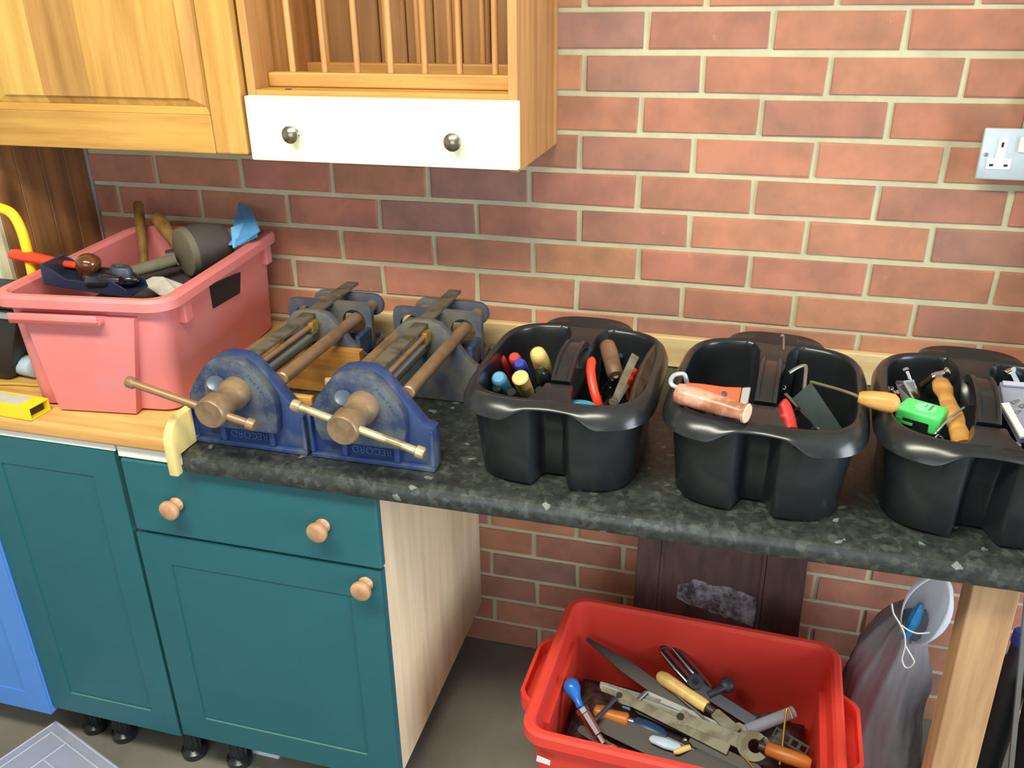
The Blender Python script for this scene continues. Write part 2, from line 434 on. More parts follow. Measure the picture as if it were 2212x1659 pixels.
DX = {-1: -.004, 0: .003, 1: -.002, 2: -.001, 3: -.007, 4: .001, 5: -.004, 6: .009, 7: -.008, 8: .009, 15: .006, 16: .009, 17: .010, 18: .018, 19: .014, 20: .024}
DZ = {0: .002, 1: .0, 6: -.001, 7: -.002}
DARK = {(0, 0.5), (0, -0.5), (2, 1.5), (3, 0.0), (4, 2.5), (5, 3.0), (5, -2.0), (7, 0.0), (7, 3.0), (7, -3.0), (8, 0.5), (4, -1.5), (18, -1.5), (17, -1.0), (5, 0.0), (1, 0.0)}
rb = random.Random(3)
for k in range(-2, 21):
    for i in range(-7, 6):
        u = i + (0.5 if k % 2 == 0 else 0.0)
        x = u*0.225 + DX.get(k, rb.uniform(-.006, .006)); z = 1.535 - 0.075*k + DZ.get(k, 0)
        if x < -1.45 or x > 1.13: continue
        kind = 'brick_dark' if (k, u) in DARK or (k > 8 and rb.random() < 0.12) else 'brick_red'
        o = bpy.data.objects.new('brick', rb.choice(BM[(kind, 0.2135)])); place(o, wall, MW[wall.name].inverted() @ Matrix.Translation((x, 0.0, z)))
rest = MB()
for k in range(-12, 21):
    for i in range(-12, 14):
        u = i + (0.5 if k % 2 == 0 else 0.0); x = u*0.225; z = 1.535-0.075*k
        if -2 <= k and -1.45 <= x+DX.get(k, 0) <= 1.13 or abs(x-0.1) > 2.35: continue
        if -2 <= k and (abs(x+1.45) < 0.11 or abs(x-1.13) < 0.11): continue
        rest.box((x-.107, 0.0, z-.0325), (x+.107, 0.02, z+.0325))
o = rest.build('brickwork', 'brick_red', wall, world=True); o['kind'] = 'stuff'
# timber upstand along the back of the worktop
structure(box('trim_1', (-0.70, -0.020, 0.868), (1.1, -0.0015, 0.936), 'batten_pine', bev=0.003))['label'] = 'pale timber upstand along the foot of the brick wall'

structure(box('shade_upright', (0.885, -0.170, 0.870), (0.930, -0.0015, 2.399), 'batten_pine', bev=.002))['label'] = 'unseen upright added to shade the brick wall beyond the socket'  # out of view, added to cast a shadow on the wall's right end

# ================================================================ wall cupboards
# tall brown cupboard on the pine top, far left
t = thing('tall_cupboard', 'brown pine cupboard side standing on the pine top beside the brick wall', 'cupboard', (-1.62, -0.17, 0.887))
for i in range(4):
    y0 = -0.284 + i*0.0705
    box('board', (-1.326, y0+0.0006, 0.888), (-1.308, y0+0.0699, 2.05), 'pine_brown', t, world=True, bev=0.0015, seg=1)
box('scribe_strip', (-1.3079, -0.0075, 0.90), (-1.304, -0.0015, 1.99), 'grey_trim', t, world=True, label='thin pale grey scribe strip')
box('front_stile', (-1.3255, -0.298, 0.888), (-1.3085, -0.2845, 2.05), 'cream_edge', t, world=True, bev=0.002)
box('door', (-1.90, -0.308, 0.898), (-1.3265, -0.288, 2.04), 'mint_board', t, world=True, bev=0.003, label='pale mint door')
box('carcass', (-1.90, -0.282, 0.888), (-1.328, -0.0015, 2.05), 'pine_brown', t, world=True)

# honey pine wall cupboard with a raised panel door
t = thing('wall_cupboard', 'honey pine wall cupboard with raised panel door, left of the plate rack', 'cupboard', (-0.985, -0.16, 1.338))
box('carcass', (-1.300, -0.303, 1.345), (-0.672, -0.0015, 2.05), 'pine_honey', t, world=True)
d = box('door_stile', (-0.736, -0.327, 1.341), (-0.669, -0.304, 2.05), 'pine_honey', t, world=True, bev=0.004)
box('door_stile', (-1.292, -0.327, 1.341), (-1.225, -0.304, 2.05), 'pine_honey', t, world=True, bev=0.004)
box('door_rail', (-1.2248, -0.327, 1.341), (-0.7362, -0.304, 1.410), 'pine_honey_flat', t, world=True, bev=0.002)
m = MB()                                     # mitred moulding inside the frame
for (xa, za, xb, zb) in ((-1.2248, 1.4102, -0.7362, 1.4102),):
    m.add([(xa, -0.3262, za), (xb, -0.3262, zb), (xb-.012, -0.316, zb+.012), (xa+.012, -0.316, za+.012), (xa, -0.306, za), (xb, -0.306, zb), (xb-.012, -0.306, zb+.012), (xa+.012, -0.306, za+.012)], BF)
m.build('moulding', 'pine_honey_flat', t, world=True)
for s, xa in ((-1, -0.7362), (1, -1.2248)):
    MB().add([(xa, -0.3262, 1.4102), (xa, -0.3262, 2.05), (xa+s*.012, -0.316, 2.05), (xa+s*.012, -0.316, 1.4222), (xa, -0.306, 1.4102), (xa, -0.306, 2.05), (xa+s*.012, -0.306, 2.05), (xa+s*.012, -0.306, 1.4222)], BF).build('moulding', 'pine_honey', t, world=True)
# raised panel glued up from three planks
cuts = [(-1.212, -1.09, 'pine_plank_light'), (-1.09, -0.985, 'pine_plank_brown'), (-0.985, -0.7482, 'pine_honey')]
for a, b, mt in cuts:
    m = MB(); x0, x1 = a+.0002, b-.0002
    fl, fr = (a < -1.2), (b > -0.75)
    xi0 = x0+(.030 if fl else 0); xi1 = x1-(.030 if fr else 0)
    # field, and the fielded bevel that falls away towards the frame
    m.add([(xi0, -.3245, 1.4375), (xi1, -.3245, 1.4375), (xi1, -.3245, 2.05), (xi0, -.3245, 2.05), (xi0, -.306, 1.4375), (xi1, -.306, 1.4375), (xi1, -.306, 2.05), (xi0, -.306, 2.05)], BF)
    m.add([(x0, -.3125, 1.4224), (x1, -.3125, 1.4224), (xi1, -.3205, 1.4372), (xi0, -.3205, 1.4372), (x0, -.306, 1.4224), (x1, -.306, 1.4224), (xi1, -.306, 1.4372), (xi0, -.306, 1.4372)], BF)
    if fl: m.add([(x0, -.3125, 1.4224), (xi0, -.3205, 1.4375), (xi0, -.3205, 2.05), (x0, -.3125, 2.05), (x0, -.306, 1.4224), (xi0, -.306, 1.4375), (xi0, -.306, 2.05), (x0, -.306, 2.05)], BF)
    if fr: m.add([(x1, -.3125, 1.4224), (xi1, -.3205, 1.4375), (xi1, -.3205, 2.05), (x1, -.3125, 2.05), (x1, -.306, 1.4224), (xi1, -.306, 1.4375), (xi1, -.306, 2.05), (x1, -.306, 2.05)], BF)
    m.build('plank', mt, t, world=True)

# open plate rack with a cream drawer underneath
t = thing('plate_rack', 'open pine plate rack with dowels above a cream drawer, on the brick wall', 'plate rack', (-0.415, -0.16, 1.325))
box('side_panel', (-0.182, -0.310, 1.326), (-0.166, -0.0015, 2.05), 'pine_rack', t, world=True, bev=0.0015)
box('side_panel', (-0.664, -0.310, 1.338), (-0.648, -0.0015, 2.05), 'pine_rack', t, world=True, bev=0.0015)
box('shelf', (-0.6478, -0.308, 1.437), (-0.1822, -0.0150, 1.453), 'pine_rack_flat', t, world=True)
box('bottom_panel', (-0.6478, -0.305, 1.338), (-0.1822, -0.0150, 1.348), 'pine_rack_flat', t, world=True)
box('front_rail', (-0.6476, -0.262, 1.4535), (-0.1824, -0.238, 1.4785), 'pine_rack_flat', t, world=True, bev=0.003)
box('back_rail', (-0.6476, -0.112, 1.4535), (-0.1824, -0.088, 1.4835), 'pine_rack_flat', t, world=True, bev=0.003)
for i in range(7):
    x = -0.602+0.0636*i
    cyl('dowel', (x, -0.250, 1.478), (x, -0.250, 2.03), 0.0058, 'pine_rack', t, n=10)
    cyl('dowel', (x-0.004, -0.100, 1.483), (x-0.004, -0.100, 2.03), 0.0058, 'pine_rack', t, n=10)
for i in range(8):                            # tongue and groove back boards
    x0 = -0.6476+i*0.0582
    box('board', (x0+.0012, -0.0145, 1.35), (x0+.0570, -0.0020, 2.05), 'pine_back', t, world=True, bev=0.003, seg=1)
box('screw_head', (-0.594, -0.301, 1.4531), (-0.584, -0.295, 1.4545), 'dark_steel', t, world=True)
dr = box('drawer', (-0.6605, -0.330, 1.3335), (-0.161, -0.3105, 1.4445), 'cream_paint', t, world=True, bev=0.0025, label='cream painted drawer front')
for x, z in ((-0.567, 1.3835), (-0.268, 1.380)):
    lathe('knob', (x, -0.3302, z), (x, -0.359, z), [(0, .0065), (.08, .0085), (.18, .006), (.36, .0062), (.48, .0115), (.62, .0152), (.78, .0150), (.92, .0100), (1, .003)], 'pewter', dr, n=20, label='round pewter knob')

# ================================================================ base units and worktops
def leg(parent, x, y, h):
    g = MB(); V, F = lathe_v((x, y, 0.0), (x, y, h), [(0, .027), (.06, .029), (.14, .029), (.2, .018), (.75, .018), (.8, .026), (1, .026)], 18); g.add(V, F)
    for k in range(6):
        a = k*pi/3; V, F = lathe_v((x+.018*cos(a), y+.018*sin(a), h*.15), (x+.018*cos(a), y+.018*sin(a), h*.9), [(0, .003), (1, .003)], 6); g.add(V, F)
    g.build('leg', 'black_plastic', parent, world=True, smooth=True, auto=0.7, label='black plastic levelling leg')
def knob_w(parent, x, y, z):
    lathe('knob', (x, y, z), (x, y-0.033, z), [(0, .0125), (.12, .0145), (.25, .0115), (.42, .0098), (.52, .0125), (.6, .0175), (.72, .0195), (.9, .0190), (1, .0150)], 'knob_wood', parent, n=22, label='turned wooden knob')
def shaker(name, x0, x1, z0, z1, y, mat, parent, w=0.062, wear=True, **k):
    """shaker door: one slab with a shallow recessed field"""
    g = MB(); r = 0.0028; th = 0.019
    g.box((x0, y+r, z0), (x1, y+th, z1))
    g.box((x0, y, z0), (x0+w, y+r+.0005, z1)); g.box((x1-w, y, z0), (x1, y+r+.0005, z1))
    g.box((x0+w, y, z0), (x1-w, y+r+.0005, z0+w)); g.box((x0+w, y, z1-w), (x1-w, y+r+.0005, z1))
    d = g.build(name, mat, parent, world=True, **k)
    if mat == 'teal_paint': box('worn_edge', (x0+w+.004, y-.0004, z0+w-.0022), (x1-w-.004, y+.0012, z0+w+.0004), 'teal_wear', d, world=True, label='paint worn pale along the recess edge')
    return d
# blue door unit
t = thing('base_unit', 'bright blue base unit door at the far left edge', 'cupboard', (-1.52, -0.3, 0.0))
box('carcass', (-1.86, -0.570, 0.125), (-1.214, -0.0015, 0.852), 'white_board', t, world=True)
shaker('door', -1.80, -1.2115, 0.106, 0.838, -0.600, 'blue_paint', t, w=0.055, label='bright blue painted door')
leg(t, -1.70, -0.50, 0.125)
# narrow teal unit
t = thing('base_unit', 'narrow teal base unit with one plain door, beside the blue unit', 'cupboard', (-1.04, -0.3, 0.0))
box('carcass', (-1.212, -0.570, 0.128), (-0.868, -0.0015, 0.853), 'white_board', t, world=True)
d = box('rail', (-1.210, -0.589, 0.8405), (-0.870, -0.571, 0.8552), 'white_board', t, world=True, label='white carcass edge')
d = shaker('door', -1.2075, -0.8725, 0.121, 0.8385, -0.591, 'teal_paint', t, w=0.060, label='teal painted door')
leg(t, -1.176, -0.526, 0.128); leg(t, -1.090, -0.530, 0.128); leg(t, -0.898, -0.532, 0.128)
# teal drawer unit
t = thing('base_unit', 'teal base unit with wooden knobs, drawer over door and a pale ply side', 'cupboard', (-0.61, -0.3, 0.0))
box('carcass', (-0.866, -0.570, 0.130), (-0.376, -0.0015, 0.825), 'white_board', t, world=True)
box('rail', (-0.866, -0.587, 0.8300), (-0.728, -0.5712, 0.8550), 'white_board', t, world=True, label='white carcass edge')
box('side_panel', (-0.3755, -0.571, 0.128), (-0.3585, -0.0015, 0.8265), 'pale_ply', t, world=True, label='pale plywood side panel')
dr = box('drawer', (-0.8615, -0.591, 0.6695), (-0.3495, -0.572, 0.8265), 'teal_paint', t, world=True, bev=0.003, label='teal drawer front')
knob_w(dr, *(-0.7538, -0.5915, 0.7466)); knob_w(dr, *(-0.4544, -0.5915, 0.7492))
d = shaker('door', -0.8635, -0.3525, 0.130, 0.6620, -0.591, 'teal_paint', t, w=0.064, label='teal painted door')
knob_w(d, *(-0.3816, -0.5915, 0.6360))
leg(t, -0.782, -0.528, 0.128); leg(t, -0.45, -0.528, 0.128)
box('scrap_of_paper', (-0.775, -0.50, 0.0005), (-0.70, -0.455, 0.012), 'paper_white', None, m=None)
tag(bpy.data.objects['scrap_of_paper'], 'crumpled white paper scrap on the floor under the teal unit', 'paper')

t = tag(MB().box((-1.92, -0.600, 0.8555), (-0.7275, -0.0020, 0.8865)).build('pine_worktop', 'pine_top', None, bev=0.009, seg=4, smooth=True, auto=0.6), 'pine worktop on the left, lying beneath the pink crate', 'worktop')
lw = MB(); prof = [(-0.020, .8275), (-0.600, .8275), (-0.6075, .8295), (-0.6110, .835), (-0.6125, .845), (-0.6110, .856), (-0.6060, .863), (-0.598, .8665), (-0.588, .8675), (-0.020, .8675)]
V, F = prism_v(prof, (-0.7085, 0, 0), (0, 1, 0), (0, 0, 1), (1, 0, 0), 1.86); lw.add(V, F)
tag(lw.build('laminate_worktop', 'laminate', None, smooth=True, auto=0.5), 'dark speckled stone-look laminate worktop with rounded front edge', 'worktop')
# plywood end cap between the two worktops
pts = [(-0.630, .832), (-0.6135, .832), (-0.6135, .868), (-0.02, .868), (-0.02, .936)]+[(-0.586-.044*sin(k*pi/20), .892+.044*cos(k*pi/20)) for k in range(11)]
tag(prism('end_cap', pts, (-0.7265, 0, 0), (0, 1, 0), (0, 0, 1), (1, 0, 0), 0.0175, 'ply_edge', bev=0.002, smooth=True, auto=.5), 'pale plywood end strip with a rounded corner between the two worktops', 'board')

# ================================================================ pink crate and its contents
def rr(a, b, r, z, n=5):
    P = []
    for cx, cy, a0 in ((a-r, b-r, 0), (-a+r, b-r, 90), (-a+r, -b+r, 180), (a-r, -b+r, 270)):
        for i in range(n+1):
            t = radians(a0+90*i/n); P.append((cx+r*cos(t), cy+r*sin(t), z))
    return P
def crate(t, a0, b0, a1, b1, a, b, H, mat, lip=0.024, th=0.004, rc=0.03):
    R = [rr(a0-.012, b0-.012, rc-.008, 0), rr(a0, b0, rc, 0.006), rr(a1, b1, rc+.004, H-lip-.006), rr(a1+.001, b1+.001, rc+.004, H-lip+.006),
         rr(a-.0035, b-.0035, rc+.014, H-lip+.006), rr(a-.003, b-.003, rc+.014, H-lip), rr(a, b, rc+.016, H-lip+.002), rr(a, b, rc+.016, H-.006), rr(a-.005, b-.005, rc+.014, H),
         rr(a1+.002, b1+.002, rc+.006, H), rr(a1-th, b1-th, rc+.002, H-.007), rr(a0-th, b0-th, rc-.003, 0.010), rr(a0-.02, b0-.02, rc-.012, 0.006)]
    V, F = rings(R); return MB().add(V, F)
t = thing('storage_crate', 'faded pink plastic crate of hammers and a hand plane on the pine top', 'crate', (-0.958, -0.288, 0.8866), radians(6.7))
g = crate(t, .148, .232, .157, .240, .179, .257, .232, 'pink_plastic')
# proud middle of the front wall, and the ledge handle under the rim
g.add([(-.085, -.252, .004), (.072, -.252, .004), (.072, -.20, .004), (-.085, -.20, .004), (-.112, -.2525, .196), (.108, -.2525, .196), (.108, -.22, .196), (-.112, -.22, .196)], BF)
g.build('body', 'pink_plastic', t, smooth=True, auto=0.5)
MB().box((-.125, -.275, .186), (.05, -.238, .197)).box((-.125, -.275, .186), (.05, -.270, .206)).build('handle', 'pink_plastic', t, bev=0.004, smooth=True, auto=0.6)
for y in (-.175, .195): box('rib', (.150, y-.014, .166), (.172, y+.014, .212), 'pink_plastic', t, bev=0.003)
p = [(0.1555, -0.0615, 0.1985), (0.1585, 0.0668, 0.1852), (0.1566, 0.0547, 0.1429), (0.1535, -0.0586, 0.1489)]
mk('label', [(q[0]+d, q[1], q[2]) for d in (.0022, .004) for q in p], BF, 'label_black', t, label='blank black sticker')
# a dark rag heap fills the crate under the tools
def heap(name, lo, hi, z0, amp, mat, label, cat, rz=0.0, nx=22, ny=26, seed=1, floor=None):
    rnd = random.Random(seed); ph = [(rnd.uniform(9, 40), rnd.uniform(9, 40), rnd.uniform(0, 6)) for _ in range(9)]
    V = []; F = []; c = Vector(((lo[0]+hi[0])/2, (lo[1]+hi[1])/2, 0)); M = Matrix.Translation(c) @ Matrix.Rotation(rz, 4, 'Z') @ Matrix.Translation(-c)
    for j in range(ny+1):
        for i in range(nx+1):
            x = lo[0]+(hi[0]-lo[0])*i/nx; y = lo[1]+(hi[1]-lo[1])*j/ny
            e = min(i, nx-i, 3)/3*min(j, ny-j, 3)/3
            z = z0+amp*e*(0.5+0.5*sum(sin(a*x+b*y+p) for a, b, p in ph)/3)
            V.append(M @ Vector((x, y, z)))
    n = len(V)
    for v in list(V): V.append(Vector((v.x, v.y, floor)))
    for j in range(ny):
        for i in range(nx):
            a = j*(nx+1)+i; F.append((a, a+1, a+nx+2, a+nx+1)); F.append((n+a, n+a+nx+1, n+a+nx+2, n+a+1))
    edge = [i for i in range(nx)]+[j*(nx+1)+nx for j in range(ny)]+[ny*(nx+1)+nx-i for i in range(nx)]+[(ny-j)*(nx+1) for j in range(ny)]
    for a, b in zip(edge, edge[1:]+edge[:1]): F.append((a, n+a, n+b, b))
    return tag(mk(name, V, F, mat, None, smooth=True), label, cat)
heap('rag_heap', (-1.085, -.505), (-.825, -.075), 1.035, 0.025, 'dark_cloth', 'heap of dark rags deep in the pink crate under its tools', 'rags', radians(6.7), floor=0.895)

# hand plane on top of the heap
a = Vector((-1.0587, -0.4329, 1.1150)); b = Vector((-0.8733, -0.4140, 1.0950)); b = a+(b-a).normalized()*0.175
t = thing('hand_plane', 'black hand plane with round brown knobs lying in the pink crate', 'hand plane', a.lerp(b, .5))
o, d, s, n, L = bar_axes(a, b)
def PP(x, y, z): return o+d*x+s*y+n*z
g = MB()
poly = [(-.002, -.006), (-.006, .034), (.012, .030), (.045, .012), (.10, .014), (.13, .026), (.165, .010), (.17, -.006)]
for sy in (-.034, .031):
    V, F = prism_v(poly, PP(0, sy, 0), d, n, s, .003); g.add(V, F)
V, F = prism_v([(-.004, -.03), (.17, -.03), (.17, .03), (-.004, .03)], PP(0, 0, -.006), d, s, n, .004); g.add(V, F)
g.build('sole', 'plane_navy', t, world=True, bev=0.001)
V, F = prism_v([(-.006, -.033), (-.001, -.033), (-.001, .033), (-.006, .033)], PP(0, 0, -.005), d, s, n, .040); mk('toe_plate', V, F, 'gun_metal', t, world=True)
lathe('lever_cap', PP(.055, -.004, .012), PP(.165, -.010, .016), [(0, .010), (.08, .018), (.35, .024), (.7, .023), (.92, .016), (1, .006)], 'plane_black', t, squash=.72)
lathe('frog', PP(.075, .018, .006), PP(.15, .022, .022), [(0, .010), (.15, .018), (.6, .017), (1, .008)], 'plane_black', t)
V, F = rings([[PP(.135+r*cos(2*pi*j/20), -.004+r*.75*sin(2*pi*j/20), z) for j in range(20)] for r, z in ((.022, .022), (.022, .034), (.018, .040), (.013, .040), (.011, .030))], True, True); mk('adjuster_wheel', V, F, 'gun_metal', t, smooth=True, world=True, auto=.6)
lathe('knob', PP(.078, .012, .010), PP(.082, .012, .062), [(0, .012), (.12, .013), (.25, .011), (.36, .015), (.55, .0215), (.65, .0222), (.75, .0218), (.85, .0185), (.93, .0125), (.98, .006), (1, .002)], 'brown_gloss', t, n=26, auto=1.3, label='round glossy brown knob')
lathe('knob', PP(.050, -.014, .004), PP(.052, -.016, .034), [(0, .010), (.3, .012), (.55, .0165), (.7, .0160), (.85, .0120), (.95, .006), (1, .002)], 'brown_gloss', t, n=20, auto=1.3, label='small glossy brown knob')
# hammers, mallet
def hammer_handle(name, p0, p1, r, mat, label, cat='hammer', head=None):
    t = thing(name, label, cat, p1)
    lathe('handle', p0, p1, [(0, r*.80), (.015, r*.98), (.25, r*1.02), (.6, r*.92), (.85, r*.86), (1, r*.86)], mat, t, n=16)
    return t
q = Vector((-1.1450, -0.0565, 1.1700)); e = Vector((-1.0862, -0.1469, 1.0500)); e2 = q+(e-q)*1.22
t = hammer_handle('hammer', q, e2, 0.0112, 'hammer_wood', 'hammer with varnished brown handle standing upright in the pink crate')
d_ = (e2-q).normalized(); lathe('head', e2+Vector((-.045, 0, 0)), e2+Vector((.045, .01, 0)), [(0, .011), (.2, .013), (.35, .010), (.65, .010), (.8, .014), (1, .013)], 'dark_steel', t)
q = Vector((-1.0736, -0.0926, 1.1500)); e = Vector((-1.0175, -0.1203, 1.1050)); e2 = q+(e-q)*1.5
t = hammer_handle('hammer', q, e2, 0.0158, 'hammer_wood', 'hammer with a stubby brown handle sticking out behind the rubber mallet')
lathe('head', e2+Vector((-.03, -.02, -.004)), e2+Vector((.028, .02, -.004)), [(0, .013), (.2, .015), (.8, .015), (1, .013)], 'dark_steel', t)
f0 = Vector((-0.9320, -0.2060, 1.1080)); f1 = f0+Vector((.050, .082, .004))
t = thing('rubber_mallet', 'grey rubber mallet with a fat round head lying in the pink crate', 'mallet', f0)
lathe('head', f0, f1, [(0, .048), (.03, .0515), (.4, .053), (.8, .046), (.97, .040), (1, .036)], 'mallet_dark', t, n=26)
lathe('face', f0-(f1-f0).normalized()*.003, f0+(f1-f0).normalized()*.012, [(0, .050), (.06, .0515), (1, .0520)], 'mallet_rubber', t, n=26, label='dusty grey striking face')
h0 = f0.lerp(f1, .25)+Vector((-.045, -.012, -.022)); h1 = Vector((-1.0335, -0.2793, 1.0750))
lathe('handle', h0, h1, [(0, .016), (.3, .017), (.8, .015), (1, .013)], 'rag_grey', t, n=14, squash=.8)
# torn paper beside it
g = MB(); rnd = random.Random(4); P0 = [(-0.9562, -0.3156, 1.0780), (-0.9415, -0.3062, 1.0860), (-0.9171, -0.3068, 1.0860), (-0.8997, -0.3024, 1.0800), (-0.8598, -0.3144, 1.0760), (-0.8451, -0.3543, 1.0660), (-0.8876, -0.3644, 1.0660), (-0.9369, -0.3352, 1.0700)]
top = [Vector(v)+Vector((0, 0, rnd.uniform(-.002, .004))) for v in P0]
g.add(top+[v-Vector((0, 0, .0015)) for v in top], [tuple(range(8)), tuple(range(15, 7, -1))]+[(i, (i+1) % 8, 8+(i+1) % 8, 8+i) for i in range(8)])
tag(g.build('torn_paper', 'rag_white', None), 'torn scrap of off-white paper lying beside the hand plane', 'paper')
# blue pleated cloth standing in the back corner
A = [Vector(v) for v in ((-0.8509, -0.1686, 1.1180), (-0.9044, -0.0128, 1.1720), (-0.8670, -0.0431, 1.1660), (-0.8300, -0.0803, 1.1580), (-0.7870, -0.1452, 1.1460), (-0.8215, -0.1619, 1.1180))]
t = thing('blue_cloth', 'bright blue folded cloth poking out of the pink crate corner', 'cloth', A[0])
g = MB(); n = Vector((-.3, -.9, .2)).normalized()
V = [p+n*(.004 if i % 2 else -.004) for i, p in enumerate(A)]; g.add(V+[p-n*.004 for p in V], [tuple(range(6)), tuple(range(11, 5, -1))]+[(i, (i+1) % 6, 6+(i+1) % 6, 6+i) for i in range(6)])
g.build('back_fold', 'blue_cloth', t, world=True)
u0 = Vector((-0.8668, -0.1078, 1.1400)); u1 = Vector((-0.8332, -0.0652, 1.1500)); w0 = Vector((-0.8310, -0.1644, 1.1120)); w1 = Vector((-0.8084, -0.1051, 1.1220))
g = MB(); N = 10; V = []
for j in range(2):
    for i in range(N+1):
        s_ = i/N; q = u0.lerp(u1, s_) if j == 0 else w0.lerp(w1, s_); V.append(q+n*(.010+.004*(i % 2)))
V += [v-n*.005 for v in V]; m_ = N+1
F = [(i, i+1, m_+i+1, m_+i) for i in range(N)]+[(2*m_+i, 3*m_+i, 3*m_+i+1, 2*m_+i+1) for i in range(N)]
F += [(i, 2*m_+i, 2*m_+i+1, i+1) for i in range(N)]+[(m_+i, m_+i+1, 3*m_+i+1, 3*m_+i) for i in range(N)]+[(0, m_, 3*m_, 2*m_), (N, 2*m_+N, 3*m_+N, m_+N)]
g.add(V, F).build('front_fold', 'blue_cloth_light', t, world=True)
# red-orange handle lying over the rim
q = Vector((-1.2033, -0.3848, 1.1380)); e = Vector((-1.0314, -0.4022, 1.1300))
t = thing('long_tool', 'tool with a red-orange plastic handle resting over the left rim of the pink crate', 'tool', q)
lathe('handle', q, e, [(0, .006), (.03, .0125), (.12, .0150), (.3, .0140), (.55, .0115), (.9, .0090), (1, .0080)], 'red_grip', t, n=16, squash=.8)
cyl('shaft', e, e+(e-q).normalized()*0.075+Vector((0, 0, -.012)), .0045, 'steel', t, n=10)

# yellow frame saw behind the crate
t = thing('bow_saw', 'yellow tubular saw frame standing behind the pink crate', 'saw', (-1.19, -0.36, 0.888))
yv = -0.385
tube('frame', [(-1.2636, -0.3850, 1.2435), (-1.2005, -0.3850, 1.2310), (-1.1751, -0.3850, 1.2204), (-1.1636, -0.3850, 1.1934), (-1.1610, -0.3850, 1.1579), (-1.1627, -0.3850, 1.1003), (-1.1718, -0.3850, 0.9999), (-1.1870, -0.3850, 0.8829)], .0098, 'yellow_paint', t, n=14)
# dark case, bottle, cables and spirit level at the left edge
t = thing('tool_case', 'dark grey tool case with a pale stripe at the left edge, on the pine top', 'case', (-1.24, -0.40, 0.888))
V = [(-1.36, -.46, .888), (-1.215, -.46, .888), (-1.215, -.36, .888), (-1.36, -.36, .888), (-1.36, -.47, 1.052), (-1.135, -.47, 1.052), (-1.135, -.35, 1.052), (-1.36, -.35, 1.052)]
mk('body', V, BF, 'dark_case', t, world=True, bev=0.012, smooth=True, auto=.6)
box('lid', (-1.362, -.474, 1.0525), (-1.131, -.346, 1.070), 'dark_case', t, world=True, bev=0.006)
box('stripe', (-1.32, -.4745, 1.034), (-1.150, -.4690, 1.045), 'grey_trim', t, world=True)
p = Vector((-1.1867, -0.4281, 0.9120))-Vector((.052, -.008, 0))
t = thing('bottle', 'small bottle with a pale blue cap lying behind the pink crate corner', 'bottle', p-Vector((0, 0, .024)))
lathe('cap', p+Vector((.030, -.004, 0)), p+Vector((.074, -.012, 0)), [(0, .019), (.06, .0225), (.3, .0225), (.32, .020), (.36, .0225), (.95, .0215), (1, .018)], 'cap_blue_white', t, n=22)
lathe('body', p+Vector((-.07, .014, 0)), p+Vector((.031, -.004, 0)), [(0, .020), (.04, .0235), (.75, .0235), (.9, .016), (1, .015)], 'bottle_green', t, n=20)
tag(tube('yellow_cable', [(-1.30, -.50, .8905), (-1.20, -.475, .8905), (-1.135, -.466, .8905), (-1.12, -.45, .8905), (-1.16, -.43, .8905)], .0032, 'yellow_dark', None), 'thin yellow cable lying in front of the dark tool case', 'cable')
P_ = [Vector((-1.1008, -0.6043, 0.8875)), Vector((-1.0405, -0.5873, 0.8875)), Vector((-1.0648, -0.5219, 0.8875))]
t = thing('spirit_level', 'yellow box-section spirit level with hollow end on the pine top', 'spirit level', P_[1], 0)
d = Vector((1, -.03, 0)).normalized(); s = Vector((0, 1, 0)); c = Vector((-1.0342, -0.5743, 0.8985)); hw, hh = .024, .0125
g = MB()
for lo, hi in (((-.30, -hw, -hh), (0, hw, -hh+.0025)), ((-.30, -hw, hh-.0025), (0, hw, hh)), ((-.30, -hw, -hh+.0025), (0, -hw+.003, hh-.0025)), ((-.30, hw-.003, -hh+.0025), (0, hw, hh-.0025))):
    g.box(lo, hi, Matrix.Translation((c.x, c.y, .8875+hh)) @ Matrix.Rotation(radians(-3), 4, 'Z'))
g.build('body', 'yellow_paint', t, world=True)
M_ = Matrix.Translation((c.x, c.y, .8875+hh)) @ Matrix.Rotation(radians(-3), 4, 'Z')
box('end_plug', (-.03, -hw+.0035, -hh+.003), (-.012, hw-.0035, hh-.003), 'dark_case', t, m=M_, world=True)
box('label', (-.135, -hw+.008, hh+.0001), (-.03, hw-.006, hh+.0008), 'rag_white', t, m=M_, world=True, label='worn whitish label')

